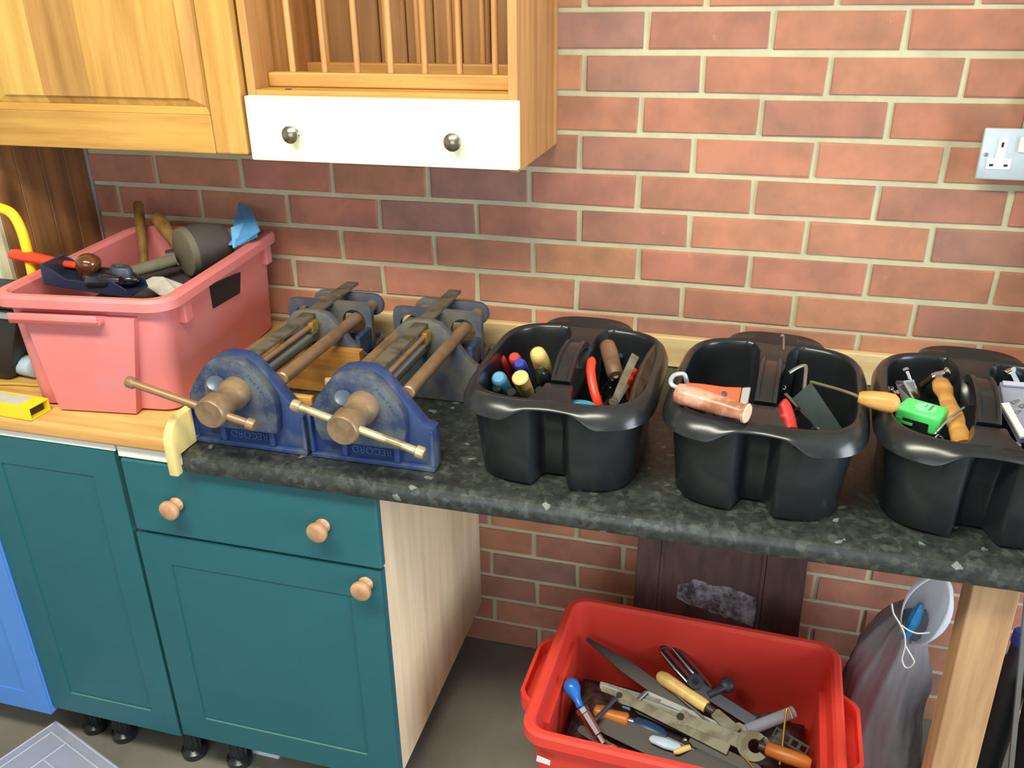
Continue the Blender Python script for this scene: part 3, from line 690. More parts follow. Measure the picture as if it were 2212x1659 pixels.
# ================================================================ the two woodworking vises
def make_vise(label, loc, bar, worn, liners):
    t = thing('woodworking_vise', label, 'vise', loc, 0.0, 'woodworking vises on the laminate worktop')
    B = 'vise_blue'; X, Y, Z = (1, 0, 0), (0, 1, 0), (0, 0, 1)
    plate = [(.1145, 0), (.1145, .079), (.096, .084), (.040, .155), (.028, .168), (.012, .1775), (-.022, .1785), (-.042, .174), (-.060, .162), (-.098, .108), (-.1145, .092), (-.1145, 0)]
    g = MB(); V, F = prism_v(plate, (0, .014, .001), X, Z, Y, .027); g.add(V, F)
    fj = g.build('front_jaw', B, t, bev=0.003, smooth=True, auto=.5)
    hump = [(.066, .040), (.071, .085), (.068, .108), (.055, .131), (.038, .153), (.026, .1655), (.010, .1745), (-.020, .1755), (-.038, .172), (-.056, .160), (-.089, .118), (-.097, .090), (-.094, .060), (-.086, .040)]
    prism('hump', hump, (0, -.006, .003), X, Z, Y, .0202, 'vise_blue_worn', fj, bev=0.0025, smooth=True, auto=.5)
    g = MB()                                  # raised rims of the three lower panels
    for lo, hi in (((-.1145, .004, .001), (.1145, .0145, .010)), ((-.1145, .004, .010), (-.108, .0145, .084)), ((.108, .004, .010), (.1145, .0145, .079)),
                   ((-.055, .004, .010), (-.046, .0145, .050)), ((.042, .004, .010), (.051, .0145, .050)), ((-.046, .004, .040), (.042, .0145, .048))): g.box(lo, hi)
    g.build('panel_rim', B, fj, bev=0.002)
    # cast lettering stands upside down because the vise does
    Mt = Matrix.Translation((-.002, .0132, .0245)) @ Matrix.Rotation(pi/2, 4, 'X') @ Matrix.Rotation(pi, 4, 'Z')
    text_mesh('cast_lettering', 'RECORD', .019, Mt, 'vise_letter', fj, .0012)
    for i, ch in enumerate('MADE IN'):
        if ch == ' ': continue
        f = i/6; p = Vector((-.082, 0, .112)).lerp(Vector((-.046, 0, .157)), f)
        text_mesh('cast_letter', ch, .0085, Matrix.Translation((p.x, -.0062, p.z)) @ Matrix.Rotation(pi/2, 4, 'X') @ Matrix.Rotation(radians(50)+pi, 4, 'Z'), 'vise_letter', fj, .0007)
    for i, ch in enumerate('ENGLAND'):
        f = i/6; p = Vector((.026, 0, .152)).lerp(Vector((.058, 0, .110)), f)
        text_mesh('cast_letter', ch, .0085, Matrix.Translation((p.x, -.0062, p.z)) @ Matrix.Rotation(pi/2, 4, 'X') @ Matrix.Rotation(radians(-54)+pi, 4, 'Z'), 'vise_letter', fj, .0007)
    # quick release lug on the hump
    lathe('release_lug', (-.056, -.005, .100), (-.024, -.026, .142), [(0, .008), (.15, .012), (.5, .0135), (.8, .0170), (.95, .0150), (1, .007)], 'lug_steel', t, world=False, n=16)
    lathe('boss', (0, .002, .120), (0, -.092, .116), [(0, .027), (.1, .0275), (.28, .0275), (.34, .0235), (.42, .0225), (.62, .0240), (.66, .0270), (.96, .0270), (1, .0245)], 'boss_steel', t, world=False, n=28)
    h = thing_part_bar(t, bar, worn)
    n = 76; prof = []
    for i in range(n+1): prof.append((i/n, .0158 if i % 2 else .0122))
    lathe('screw', (0, .0445, .120), (0, .345, .120), prof, 'screw_steel', t, world=False, n=16, auto=.3)
    for sx in (-1, 1): cyl('guide_rod', (sx*.058, .0445, .126), (sx*.058, .462, .126), .0125, 'rod_steel', t, world=False, n=16)
    box('release_bar', (-.0155, .0445, .157), (.0125, .476, .1635), 'dirty_steel', t, bev=0.001)
    cyl('release_rod', (.0135, .0445, .147), (.0135, .262, .147), .0055, 'rod_steel', t, world=False, n=10)
    box('release_clip', (.004, .238, .134), (.022, .262, .156), 'brass', t, bev=0.002)
    # rear jaw with its wooden liner, bridge and end plate
    half = [(.108, .001), (.108, .080), (.094, .090), (.046, .152), (.036, .162), (.018, .167), (0, .168)]
    rear = half+[(-x, z) for x, z in reversed(half[:-1])]
    rj = prism('rear_jaw', rear, (0, .272, 0), X, Z, Y, .020, 'vise_dusty', t, bev=0.003, smooth=True, auto=.5)
    for sx in (-1, 1):
        prism('wing', [(.292, .10), (.292, .06), (.42, .06), (.42, .078)], (sx*.075-.006, 0, 0), Y, Z, X, .012, B, rj, bev=0.002)
        g = MB(); x0, x1 = (.081, .118) if sx > 0 else (-.118, -.081)
        g.box((x0, .296, .058), (x0+.012, .428, .068)); g.box((x1-.012, .296, .058), (x1, .428, .068)); g.box((x0+.012, .296, .058), (x1-.012, .318, .068)); g.box((x0+.012, .405, .058), (x1-.012, .428, .068))
        g.build('mounting_foot', 'dirty_steel', rj, bev=0.002)
    # bridge with a large round opening for each rod
    N = 24; hexo = [(.092, .055), (.092, .118), (.070, .150), (.030, .162), (-.030, .162), (-.070, .150), (-.092, .118), (-.092, .055)]
    g = MB()
    for sx in (-1, 1):
        c = (sx*.055, .120); outer = []
        for j in range(N):
            an = 2*pi*j/N; dx, dz = cos(an), sin(an); tt = 9
            ex = (.094-.055) if dx*sx > 0 else .055
            ez = (.160-.120) if dz > 0 else (.120-.056)
            tt = min(ex/abs(dx) if abs(dx) > 1e-6 else 9, ez/abs(dz) if abs(dz) > 1e-6 else 9)
            k = min(tt, .052 if dx*sx > 0 and dz > 0 else 9)
            outer.append((c[0]+dx*k, c[1]+dz*k))
        inner = [(c[0]+.026*cos(2*pi*j/N), c[1]+.026*sin(2*pi*j/N)) for j in range(N)]
        V = [(x, y, z) for y in (.352, .366) for (x, z) in outer]+[(x, y, z) for y in (.352, .366) for (x, z) in inner]
        F = []
        for j in range(N):
            k = (j+1) % N
            F += [(j, k, 2*N+k, 2*N+j), (N+j, 3*N+j, 3*N+k, N+k), (j, N+j, N+k, k), (2*N+j, 2*N+k, 3*N+k, 3*N+j)]
        g.add(V, F)
    g.build('bridge', 'vise_dusty', t)
    for sx in (-1, 1): box('bridge_side', (sx*.088-.005, .2925, .055), (sx*.088+.005, .3515, .112), B, t, bev=0.002)
    endp = []
    for cx, a0 in ((.058, -90), (-.058, 90)):
        for i in range(9): an = radians(a0+180*i/8); endp.append((cx+.024*cos(an), .126+.024*sin(an)))
    prism('end_plate', endp, (0, .440, 0), X, Z, Y, .014, 'vise_dusty', t, bev=0.003, smooth=True, auto=.5)
    if liners: box('jaw_liner', (-.110, .2505, .001), (.110, .2715, .098), 'liner_wood', t, bev=0.002, label='orange wooden jaw liner')
    if liners: box('jaw_liner', (-.112, .0445, .001), (.112, .0565, .096), 'liner_wood', t, bev=0.002, label='orange wooden jaw liner')
    return t
def thing_part_bar(t, bar, worn):
    p0, p1 = Vector(bar[0]), Vector(bar[1]); L = (p1-p0).length; k = .012/L; r = .0068
    return lathe('handle_bar', p0, p1, [(0, .0088), (k*.3, .0102), (k*1.1, .0102), (k*1.3, r), (1-k*1.3, r), (1-k*1.1, .0102), (1-k*.3, .0102), (1, .0088)], worn, t, world=False, n=16)
make_vise('left blue woodworking vise with a dull brown handle bar, touching the pink crate', (-.6005, -.567, .8675), ((-.158, -.078, .153), (.074, -.078, .098)), 'brown_bar', True)
make_vise('right blue woodworking vise with a shiny brass-coloured handle bar, beside the caddies', (-.3635, -.567, .8675), ((-.089, -.078, .146), (.132, -.078, .086)), 'bright_bar', False)
g = MB(); g.box((-.012, -.008, 0), (.012, .008, .075), Matrix.Translation((-.512, -.40, .868)) @ Matrix.Rotation(radians(24), 4, 'Z'))
tag(g.build('wood_offcut', 'batten_pine', None, bev=0.001), 'small pale wooden offcut standing between the two blue vises', 'offcut')
# ================================================================ three black caddies
def sgn(v): return 1 if v >= 0 else -1
def sel(a, b, th, n=5.2):
    c, s = cos(th), sin(th); x = a*sgn(c)*abs(c)**(2/n); y = b*sgn(s)*abs(s)**(2/n)
    return x*(1-.012*(y/b)**2), y*(1-.085*abs(x/a)**2.5)
def notchf(x, w, k=0.0):
    q = min(1, max(0, (abs(x)/w-k)/(1-k))); return 0.5*(1+cos(pi*q))
def even_outline(a, b, N):
    P = [sel(a, b, 2*pi*j/1440) for j in range(1440)]
    L = [0.0]
    for p, q in zip(P, P[1:]+P[:1]): L.append(L[-1]+math.hypot(q[0]-p[0], q[1]-p[1]))
    out = []; i = 0
    for k in range(N):
        s = L[-1]*k/N
        while L[i+1] < s: i += 1
        f = (s-L[i])/max(1e-9, L[i+1]-L[i]); p, q = P[i], P[(i+1) % 1440]
        out.append((p[0]+(q[0]-p[0])*f, p[1]+(q[1]-p[1])*f))
    return out
def caddy_ring(a, b, z, notch=0.0, nw=0.05, lift=0.0, N=112, ear=0.0, earz=0.0, nk=0.0):
    P = []
    for x, y in even_outline(a, b, N):
        zz = z
        f = notchf(x, nw, nk); s = sgn(y)
        if abs(y) > b*0.6:
            y -= s*notch*f; zz += lift*notchf(x, nw, .42)
            if ear and s > 0: e = max(0, 1-(abs(x)/.082)**2)**.5; y += ear*e; zz += earz*e
        P.append((x, y, zz))
    return P
CH = 0.163
def make_caddy(label, loc, rz, a=.155):
    t = thing('tool_caddy', label, 'caddy', loc, rz, 'black plastic caddies on the worktop')
    b = .193
    K = dict(N=256)
    R = [caddy_ring(a-.036, b-.040, 0, .042, .034, nk=.45, **K), caddy_ring(a-.026, b-.031, .006, .042, .034, nk=.45, **K), caddy_ring(a-.018, b-.022, .09, .042, .034, nk=.45, **K), caddy_ring(a-.013, b-.016, CH-.030, .034, .034, nk=.45, **K),
         caddy_ring(a-.004, b-.004, CH-.030, .012, .080, .020, **K), caddy_ring(a+.001, b+.001, CH-.0305, .012, .080, .020, **K), caddy_ring(a+.001, b, CH-.027, .012, .080, .019, **K),
         caddy_ring(a-.005, b-.007, CH-.012, .011, .085, .007, ear=.026, earz=.004, **K), caddy_ring(a-.011, b-.017, CH-.004, .008, .085, .001, ear=.030, earz=.009, **K), caddy_ring(a-.016, b-.025, CH, .004, .08, ear=.006, **K),
         caddy_ring(a-.020, b-.030, CH-.002, .003, .07, **K), caddy_ring(a-.0215, b-.032, CH-.008, .012, .05, **K), caddy_ring(a-.0220, b-.033, CH-.020, .040, .044, nk=.4, **K), caddy_ring(a-.0228, b-.034, CH-.034, .044, .042, nk=.4, **K), caddy_ring(a-.024, b-.036, .03, .044, .042, nk=.4, **K), caddy_ring(a-.034, b-.046, .008, .044, .042, nk=.4, **K)]
    V, F = rings(R); mk('tub', V, F, 'black_plastic', t, smooth=True, auto=1.1)
    # divider down the middle: low under the handle, widening into the rim at both ends
    def sec(y, w, zt): zm = min(.112, zt-.012); return [(-w*.8, y*.55, .0085), (w*.8, y*.55, .0085), (w*.85, y*.66, zm), (w*.97, y, zt-.006), (w*.88, y, zt-.001), (-w*.88, y, zt-.001), (-w*.97, y, zt-.006), (-w*.85, y*.66, zm)]
    L = b-.031; S_ = []
    for y, w, zt in ((-L, .042, CH-.001), (-L+.007, .038, CH-.001), (-L+.016, .034, CH-.001), (-L+.027, .030, CH-.001), (-L+.042, .026, CH-.001), (-.098, .0245, CH-.002), (-.086, .023, CH-.006), (-.076, .020, CH-.045), (0, .018, CH-.05), (.070, .020, CH-.045), (.080, .023, CH-.006), (.092, .0245, CH-.002), (L-.042, .026, CH-.001), (L-.027, .030, CH-.001), (L-.016, .034, CH-.001), (L-.007, .038, CH-.001), (L, .042, CH-.001)):
        S_.append(sec(y, w, zt))
    V, F = rings(S_); mk('divider', V, F, 'black_plastic', t, smooth=True, auto=1.0)
    # carrying handle: a low arched strap with a raised lip around its recess
    Rg = []
    for i in range(21):
        f = -1+2*i/20; y = .002+f*.084; z = CH-.006+.024*(1-abs(f)**2.4); w = .0165
        tz = -.024*2.4*abs(f)**1.4*sgn(f)/.084; nrm = Vector((0, -tz, 1)).normalized()
        c = Vector((0, y, z)); d_ = .0045*min(1, (1-abs(f))*7)
        Rg.append([c+Vector((x, 0, 0))+nrm*h for x, h in ((-w, -.008), (w, -.008), (w, .003), (w-.002, .005), (w-.0055, .005), (w-.0075, .005-d_), (-w+.0075, .005-d_), (-w+.0055, .005), (-w+.002, .005), (-w, .003))])
    V, F = rings(Rg); mk('handle', V, F, 'black_plastic', t, smooth=True, auto=.6)
    return t
c1 = make_caddy('black plastic caddy full of upright screwdriver handles, beside the right vise', (-.050, -.4030, .8677), radians(0.0), .1590)
c2 = make_caddy('middle black plastic caddy, with a trowel and an orange plane across it', (.2790, -.4040, .8677), radians(-4))
c3 = make_caddy('right-hand black plastic caddy holding a bright green tape measure, cut by the frame', (.5960, -.3990, .8677), radians(-5))

TD = Vector((.06, .62, -.78)).normalized()
def driver(top, r, mat, label, cat='screwdriver', L=.11, d=TD, prof=None, name='screwdriver', shaft='steel'):
    top = Vector(top); t = thing(name, label, cat, top+d*.12)
    hl = min(.085, (top.z-.884)*.62/max(.3, -d.z))
    prof = prof or [(0, r*.70), (.04, r*.92), (.12, r), (.6, r*.96), (.8, r*.72), (.9, r*.8), (1, r*.6)]
    lathe('handle', top, top+d*hl, prof, mat, t, n=18)
    z1 = .8795; e = top+d*((top.z-z1)/-d.z)
    cyl('shaft', top+d*(hl*.98), e, min(.0045, r*.4), shaft, t, n=8)
    return t
FL = [(0, 0.4), (.03, .85), (.1, 1), (.5, .98), (1, .8)]
driver((-0.1909, -0.3550, 1.0000), .0100, 'red_handle', 'screwdriver with a plain red handle, leftmost of the reds in the first caddy')
driver((-0.1655, -0.3518, 1.0040), .0118, 'red_handle', 'screwdriver with a red handle standing behind the royal blue one')
driver((-0.1471, -0.3851, 1.0080), .0118, 'blue_handle', 'screwdriver with a royal blue handle, in front of the reds')
driver((-0.1242, -0.3439, 1.0140), .0152, 'tool_wood_pale', 'chisel with a thick pale wooden handle, tallest in the first caddy', 'chisel', name='chisel', prof=[(0, .0095), (.05, .0138), (.2, .0156), (.5, .0166), (.8, .0150), (1, .011)])
driver((-0.2049, -0.3881, 0.9970), .0105, 'black_handle', 'screwdriver with a shiny black handle at the left wall of the first caddy')
driver((-0.1685, -0.4448, 1.0040), .0140, 'sky_handle', 'chisel with a pale sky blue handle end in the first caddy', 'chisel', name='chisel')
driver((-0.1310, -0.4401, 1.0060), .0150, 'tool_wood_pale', 'chisel with a cream wooden handle at the front of the first caddy', 'chisel', name='chisel', prof=[(0, .0125), (.03, .0148), (.3, .0140), (.7, .0125), (1, .010)])
driver((-0.1045, -0.4003, 1.0020), .0148, 'black_handle', 'screwdriver with a glossy dark green-black ball handle beside the divider', prof=[(0, .006), (.06, .0115), (.2, .0148), (.4, .0148), (.7, .012), (1, .009)])
driver((-0.1425, -0.4563, 0.9840), .0105, 'black_handle', 'low black screwdriver handle near the front rim of the first caddy')
driver((-0.0972, -0.4375, 0.9840), .0095, 'black_handle', 'small black screwdriver handle in the front right corner of the left compartment')
driver((-0.1707, -0.4500, 0.9850), .0100, 'black_handle', 'black screwdriver handle just below the sky blue one')
# right compartment of the first caddy
t = thing('pliers', 'pliers with a long curved red handle in the first caddy', 'pliers', (-0.0139, -0.3400, 0.9300))
tube('handle', [(-0.0158, -0.3867, 1.0300), (-0.0135, -0.4110, 1.0180), (-0.0050, -0.4321, 0.9980), (0.0049, -0.4445, 0.9780), (0.0095, -0.4405, 0.9600)], lambda f: .0080*(.55+.45*min(1, f/.08)), 'red_grip', t, n=12)
tube('jaw', [(0.0095, -0.4405, 0.9600), (0.0074, -0.3439, 0.9250), (0.0001, -0.2368, 0.8850)], .006, 'dark_steel', t, n=8)
t = thing('file', 'file with a thick grey-brown wooden handle leaning on the back of the first caddy', 'file', (0.0045, -0.2301, 0.9300))
q, e = Vector((-0.0067, -0.2846, 1.0180)), Vector((0.0214, -0.3511, 0.9850)); lathe('handle', q, e, [(0, .011), (.05, .0142), (.3, .0155), (.7, .0150), (.95, .0150), (1, .012)], 'tool_wood_brown', t, n=18)
cyl('blade', e, Vector((0.0207, -0.2360, 0.8850)), .0055, 'dark_steel', t, n=8)
t = thing('chisel', 'chisel with a worn bright steel blade pointing up in the first caddy', 'chisel', (0.0259, -0.3995, 0.9600))
strip('blade', (0.0302, -0.4293, 0.9720), (0.0523, -0.3381, 1.0220), [(0, .004), (.25, .0055), (.6, .0068), (1, .0072)], .004, 'tool_steel', t, up=(.35, -.8, .5))
cyl('handle', (0.0302, -0.4293, 0.9720), (0.0011, -0.2722, 0.8900), .008, 'dark_saw_wood', t, n=12)
t = thing('scraper', 'flat steel scraper leaning beside the bright chisel in the first caddy', 'scraper', (0.0322, -0.3557, 0.9400))
strip('blade', (0.0270, -0.3771, 0.9450), (0.0438, -0.3434, 0.9750), [(0, .0045), (.8, .006), (1, .005)], .002, 'steel', t, up=(.35, -.8, .5)); cyl('tang', (0.0270, -0.3771, 0.9450), (0.0070, -0.2520, 0.8850), .004, 'dark_steel', t, n=8)
for i, (u, v, lab) in enumerate(((0, 0, 'upper of two small red-orange handle ends in the first caddy'), (1, 0, 'lower of two small red-orange handle ends in the first caddy'))):
    q = Vector(((0.0514, -0.3329, 0.9920), (0.0471, -0.3532, 0.9860))[i]); driver(q, .0070, 'red_grip', lab, L=.05, d=Vector((-.05, .5, -.86)).normalized())
t = thing('saw', 'old saw with a dark wooden handle along the right wall of the first caddy', 'saw', (0.0581, -0.2980, 0.9300))
strip('handle', (0.0583, -0.4013, 0.9620), (0.0847, -0.2826, 1.0260), [(0, .004), (.2, .009), (.55, .012), (.8, .009), (1, .003)], .012, 'dark_saw_wood', t, up=(.6, -.5, .6), bev=.002)
cyl('tang', (0.0583, -0.4013, 0.9620), (0.0304, -0.2399, 0.8840), .005, 'dark_steel', t, n=8)
t = thing('blue_cutter', 'small cyan blue cutter lying at the front of the first caddy', 'cutter', (-0.0222, -0.4595, 0.9750))
tube('body', [(-0.0349, -0.4755, 0.9820), (-0.0214, -0.4730, 0.9850), (-0.0051, -0.4681, 0.9820), (0.0038, -0.4639, 0.9750)], .007, 'cyan_bit', t, n=10, squash=.7)
tube('loop', [(-0.0179, -0.4657, 0.9750), (-0.0131, -0.4674, 0.9850), (-0.0076, -0.4622, 0.9780)], .0022, 'navy_handle', t, n=8); cyl('spike', (0.0023, -0.4643, 0.9750), (-0.0256, -0.2663, 0.8840), .003, 'steel', t, n=8)
driver((0.0153, -0.2573, 0.9850), .0065, 'navy_handle', 'slim dark blue screwdriver handle in front of the caddy back wall')
for i in range(2):
    q = Vector(((0.0113, -0.3248, 0.9650), (0.0100, -0.3358, 0.9550))[i]); e = Vector(((-0.0133, -0.2991, 0.9300), (-0.0123, -0.3087, 0.9250))[i])
    t = thing('screwdriver_bit', ('upper','lower')[i]+' of two thin shiny steel shafts in the first caddy', 'tool', e); cyl('shaft', q, e, .0024, 'chrome', t, n=8); cyl('tang', e, (e.x+.004, e.y, .884), .002, 'chrome', t, n=8)

# ---- middle caddy
q, e = Vector((0.1408, -0.5287, 1.0480)), Vector((0.2461, -0.5752, 1.0480))
t = thing('varnished_handle', 'shiny coppery wooden handle with flared ends lying on the middle caddy', 'handle', q.lerp(e, .5))
lathe('grip', q, e, [(0, .0105), (.02, .0150), (.10, .0168), (.17, .0155), (.3, .0160), (.7, .0142), (.9, .0120), (.955, .0125), (.97, .0155), (1, .0140)], 'copper_varnish', t, n=24)
lathe('end_cap', e-(e-q)*.012, e+(e-q)*.012, [(0, .0138), (.4, .0150), (1, .0135)], 'copper_end', t, n=24)
q, e = Vector((0.1499, -0.4683, 1.0260)), Vector((0.2353, -0.4737, 1.0220))
t = thing('block_plane', 'orange-red metal plane with a steel end, behind the coppery handle', 'plane', e)
strip('body', q, e, [(0, .010), (.3, .0125), (.7, .0135), (1, .0175)], .016, 'orange_paint', t, up=(0.1, -.65, .75), bev=.002)
dd = (e-q).normalized(); strip('steel_end', e+dd*.0005, e+dd*.014, [(0, .018), (.8, .021), (1, .020)], .013, 'steel', t, up=(0.1, -.65, .75), bev=.002)
c = q.lerp(e, .70)+Vector((.02, -.105, .13)).normalized()*.0085; cyl('screw', c, c+Vector((0, -.0012, .0015)), .0045, 'dark_steel', t, n=12)
cyl('foot', q.lerp(e, .5)-Vector((0, 0, .008)), (q.lerp(e, .5).x, q.lerp(e, .5).y, .8795), .008, 'dark_steel', t, n=10)
t = thing('steel_hook', 'white painted steel hook at the left wall of the middle caddy', 'hook', (0.1276, -0.4096, 1.0000))
tube('bar', [(0.1397, -0.4724, 1.0300), (0.1299, -0.4817, 1.0380), (0.1261, -0.4672, 1.0400), (0.1309, -0.4502, 1.0420), (0.1436, -0.4433, 1.0420), (0.1486, -0.4426, 1.0340), (0.1511, -0.4264, 1.0120), (0.1521, -0.3435, 0.9600), (0.1478, -0.1983, 0.8860)], .0038, 'socket_metal', t, n=10, sub=4)
t = thing('hanging_rod', 'thin bright steel rod hooked over the divider of the middle caddy', 'rod', (0.3080, -0.3136, 0.9800))
tube('rod', [(0.2973, -0.2327, 1.0400), (0.3000, -0.2355, 1.0440), (0.3028, -0.2382, 1.0400), (0.3038, -0.2764, 1.0200), (0.3058, -0.3213, 0.9850)], .0022, 'chrome', t, n=8, sub=3)
tube('eye', [(0.3058, -0.3213, 0.9850), (0.3100, -0.3175, 0.9820), (0.3119, -0.3202, 0.9790), (0.3081, -0.3228, 0.9780), (0.3047, -0.3225, 0.9810)], .0014, 'chrome', t, n=8, sub=3)
t = thing('bent_bar', 'steel rod bent into an angle, standing in the right half of the middle caddy', 'rod', (0.3327, -0.3308, 0.9500))
tube('bar', [(0.3121, -0.3433, 1.0180), (0.3251, -0.3322, 1.0240), (0.3361, -0.3266, 1.0270), (0.3393, -0.3291, 1.0250), (0.3387, -0.3484, 1.0180), (0.3367, -0.3842, 0.9950), (0.3347, -0.3957, 0.9850), (0.3296, -0.3904, 0.9750), (0.3229, -0.3089, 0.9200), (0.3253, -0.2318, 0.8840)], .0034, 'steel', t, n=10, sub=4)
t = thing('pliers', 'pliers with a fat soft red handle in the middle caddy', 'pliers', (0.3163, -0.3971, 0.9500))
tube('handle', [(0.2973, -0.4460, 1.0080), (0.3033, -0.4498, 1.0040), (0.3108, -0.4652, 0.9920), (0.3154, -0.4807, 0.9800)], lambda f: .0125*(.72+.28*min(1, f/.15)), 'red_soft', t, n=14)
tube('jaw', [(0.3154, -0.4807, 0.9800), (0.3281, -0.3721, 0.9300), (0.3390, -0.2723, 0.8850)], .007, 'dark_steel', t, n=8)
# trowel across the rims
t = thing('trowel', 'pointing trowel, wooden handle resting between the middle and right caddies', 'trowel', (0.4057, -0.4665, 1.0400))
lathe('handle', (0.4060, -0.4801, 1.0480), (0.4637, -0.4876, 1.0460), [(0, .0075), (.06, .0100), (.3, .0132), (.6, .0150), (.85, .0145), (.96, .0095), (1, .004)], 'tool_wood', t, n=20)
tube('shank', [(0.4073, -0.4798, 1.0480), (0.3970, -0.4647, 1.0460), (0.3753, -0.4276, 1.0360), (0.3467, -0.3712, 1.0180)], .0026, 'tool_steel', t, n=8)
t2 = [Vector((0.3448, -0.3914, 1.0260)), Vector((0.3189, -0.4028, 1.0000)), Vector((0.3641, -0.4234, 0.9550)), Vector((0.4004, -0.4305, 0.9650))]
mk('blade', t2+[v-Vector((.0006, -.0008, .0010)) for v in t2], BF, 'blade_plastic', t, world=True, label='thin dark translucent blade')
cyl('prop', t2[2], (t2[2].x-.003, t2[2].y+.003, .884), .003, 'dark_steel', t, n=8)
t = thing('hacksaw_blade', 'narrow grey steel blade leaning in the middle caddy behind the red pliers', 'blade', (0.3475, -0.3454, 0.9500))
strip('blade', (0.3099, -0.3546, 0.9850), (0.3635, -0.4218, 0.9600), [(0, .003), (1, .003)], .001, 'steel', t, up=(.3, -.6, .7)); cyl('tang', (0.3635, -0.4218, 0.9600), (0.3787, -0.2642, 0.8840), .002, 'steel', t, n=6)

# ---- right caddy
o = Vector((0.5080, -0.4371, 1.0120)); e = Vector((0.5334, -0.4500, 1.0120)); d = (e-o).normalized(); s = Vector((-d.y, d.x, 0)); up = (Vector((0, 0, 1))+s*-.15).normalized()
M_ = Matrix(((d.x, s.x, up.x, o.x), (d.y, s.y, up.y, o.y), (d.z, s.z, up.z, o.z), (0, 0, 0, 1)))
t = thing('tape_measure', 'bright green tape measure with a printed label in the right caddy', 'tape measure', o-Vector((0, 0, .02)))
box('case', (-.033, -.026, -.022), (.031, .024, .012), 'green_tape', t, m=M_, world=True, bev=.006, seg=3, smooth=True, auto=.9)
pts = [(.0155*cos(2*pi*i/28)-.0005, .0165*sin(2*pi*i/28)) for i in range(28)]
V, F = prism_v(pts, M_ @ Vector((.004, -.001, .0121)), d, s, up, .0005); lb = mk('label', V, F, 'green_label', t, world=True, label='paler round green label')
g = MB()
for k, (w0, w1) in enumerate(((.0085, .0128), (.0080, .0130), (.0088, .0125), (.0080, .0130), (.0085, .0128), (.0090, .0130), (.0082, .0122))): g.box((w0, .0105-k*.0033, .01262), (w1, .0122-k*.0033, .0129), M_)
for k, (w0, w1) in enumerate(((.0015, .0045), (.0020, .0042), (.0012, .0045))): g.box((w0, .0080-k*.0036, .01262), (w1, .0094-k*.0036, .0129), M_)
g.build('print', 'green_print', lb, world=True)
box('mouth', (-.020, -.0275, -.018), (.018, -.0262, -.003), 'black_rubber', t, m=M_, world=True)
box('lock', (-.022, -.030, -.0125), (-.004, -.0277, -.0085), 'green_tape', t, m=M_, world=True)
box('hook', (-.030, -.0290, -.021), (-.022, -.0264, -.004), 'green_tape', t, m=M_, world=True)
t = thing('carved_handle', 'tool with a pale carved wooden handle leaning in the right caddy', 'tool', (0.5875, -0.3951, 0.9500))
lathe('handle', (0.5416, -0.3537, 1.0340), (0.5611, -0.4870, 0.9900), [(0, .0085), (.03, .0130), (.14, .0152), (.26, .0115), (.42, .0128), (.55, .0158), (.64, .0150), (.72, .0128), (.9, .0150), (1, .0150)], 'tool_wood', t, n=20, squash=.8)
cyl('ferrule', (0.5408, -0.3436, 1.0360), (0.5423, -0.3549, 1.0330), .0068, 'steel', t, n=12); cyl('tang', (0.5611, -0.4870, 0.9900), (0.6248, -0.2638, 0.8850), .006, 'dark_steel', t, n=8)
t = thing('ball_hammer', 'small ball hammer with a shiny round steel end in the right caddy', 'hammer', (0.5840, -0.1978, 0.9800))
lathe('head', (0.5661, -0.3037, 1.0320), (0.5408, -0.3066, 1.0180), [(0, .002), (.04, .0062), (.12, .0088), (.22, .0082), (.32, .0055), (.5, .0058), (.7, .0075), (1, .0072)], 'chrome', t, n=18)
cyl('handle', (0.5461, -0.2931, 1.0160), (0.5370, -0.2645, 0.9850), .005, 'dark_saw_wood', t, n=10); cyl('prop', (0.5370, -0.2645, 0.9850), (0.5878, -0.0242, 0.8840), .004, 'dark_saw_wood', t, n=8)
t = thing('steel_clamp', 'shiny steel clamp with a flat plate near the left wall of the right caddy', 'clamp', (0.5141, -0.2936, 0.9800))
a_ = [Vector((0.4906, -0.3482, 1.0260)), Vector((0.5053, -0.3454, 1.0280)), Vector((0.5178, -0.3552, 1.0040)), Vector((0.5086, -0.3638, 1.0020))]
mk('plate', a_+[v-Vector((.001, .002, .003)) for v in a_], BF, 'chrome', t, world=True)
a_ = [Vector((0.4819, -0.3324, 1.0180)), Vector((0.4906, -0.3482, 1.0260)), Vector((0.5082, -0.3597, 1.0000)), Vector((0.4950, -0.3531, 0.9920))]
mk('side_plate', a_+[v-Vector((.001, .002, .003)) for v in a_], BF, 'steel', t, world=True)
cyl('spindle', (0.4943, -0.3286, 1.0360), (0.5024, -0.3356, 1.0200), .0042, 'chrome', t, n=12); cyl('pad', (0.4926, -0.3278, 1.0380), (0.4947, -0.3319, 1.0350), .006, 'chrome', t, n=12)
cyl('prop', (0.5050, -0.3442, 0.9940), (0.5597, -0.0925, 0.8840), .005, 'dark_steel', t, n=8)
for i in range(3):
    q = Vector(((0.4670, -0.3400, 1.0080), (0.4748, -0.3374, 1.0060), (0.4850, -0.3409, 1.0020))[i]); e = Vector(((0.4811, -0.3342, 0.9780), (0.4904, -0.3313, 0.9760), (0.4997, -0.3315, 0.9720))[i])
    t = thing('socket_wrench', ('leftmost', 'middle', 'rightmost')[i]+' of three shiny round steel bars behind the trowel handle', 'wrench', e); cyl('bar', q, e, .0048, 'chrome', t, n=12); cyl('tang', e, (e.x, e.y+.002, .884), .004, 'dark_steel', t, n=8)
t = thing('wire_rod', 'thin grey wire rod leaning across the green tape measure', 'rod', (0.5336, -0.4038, 0.9600))
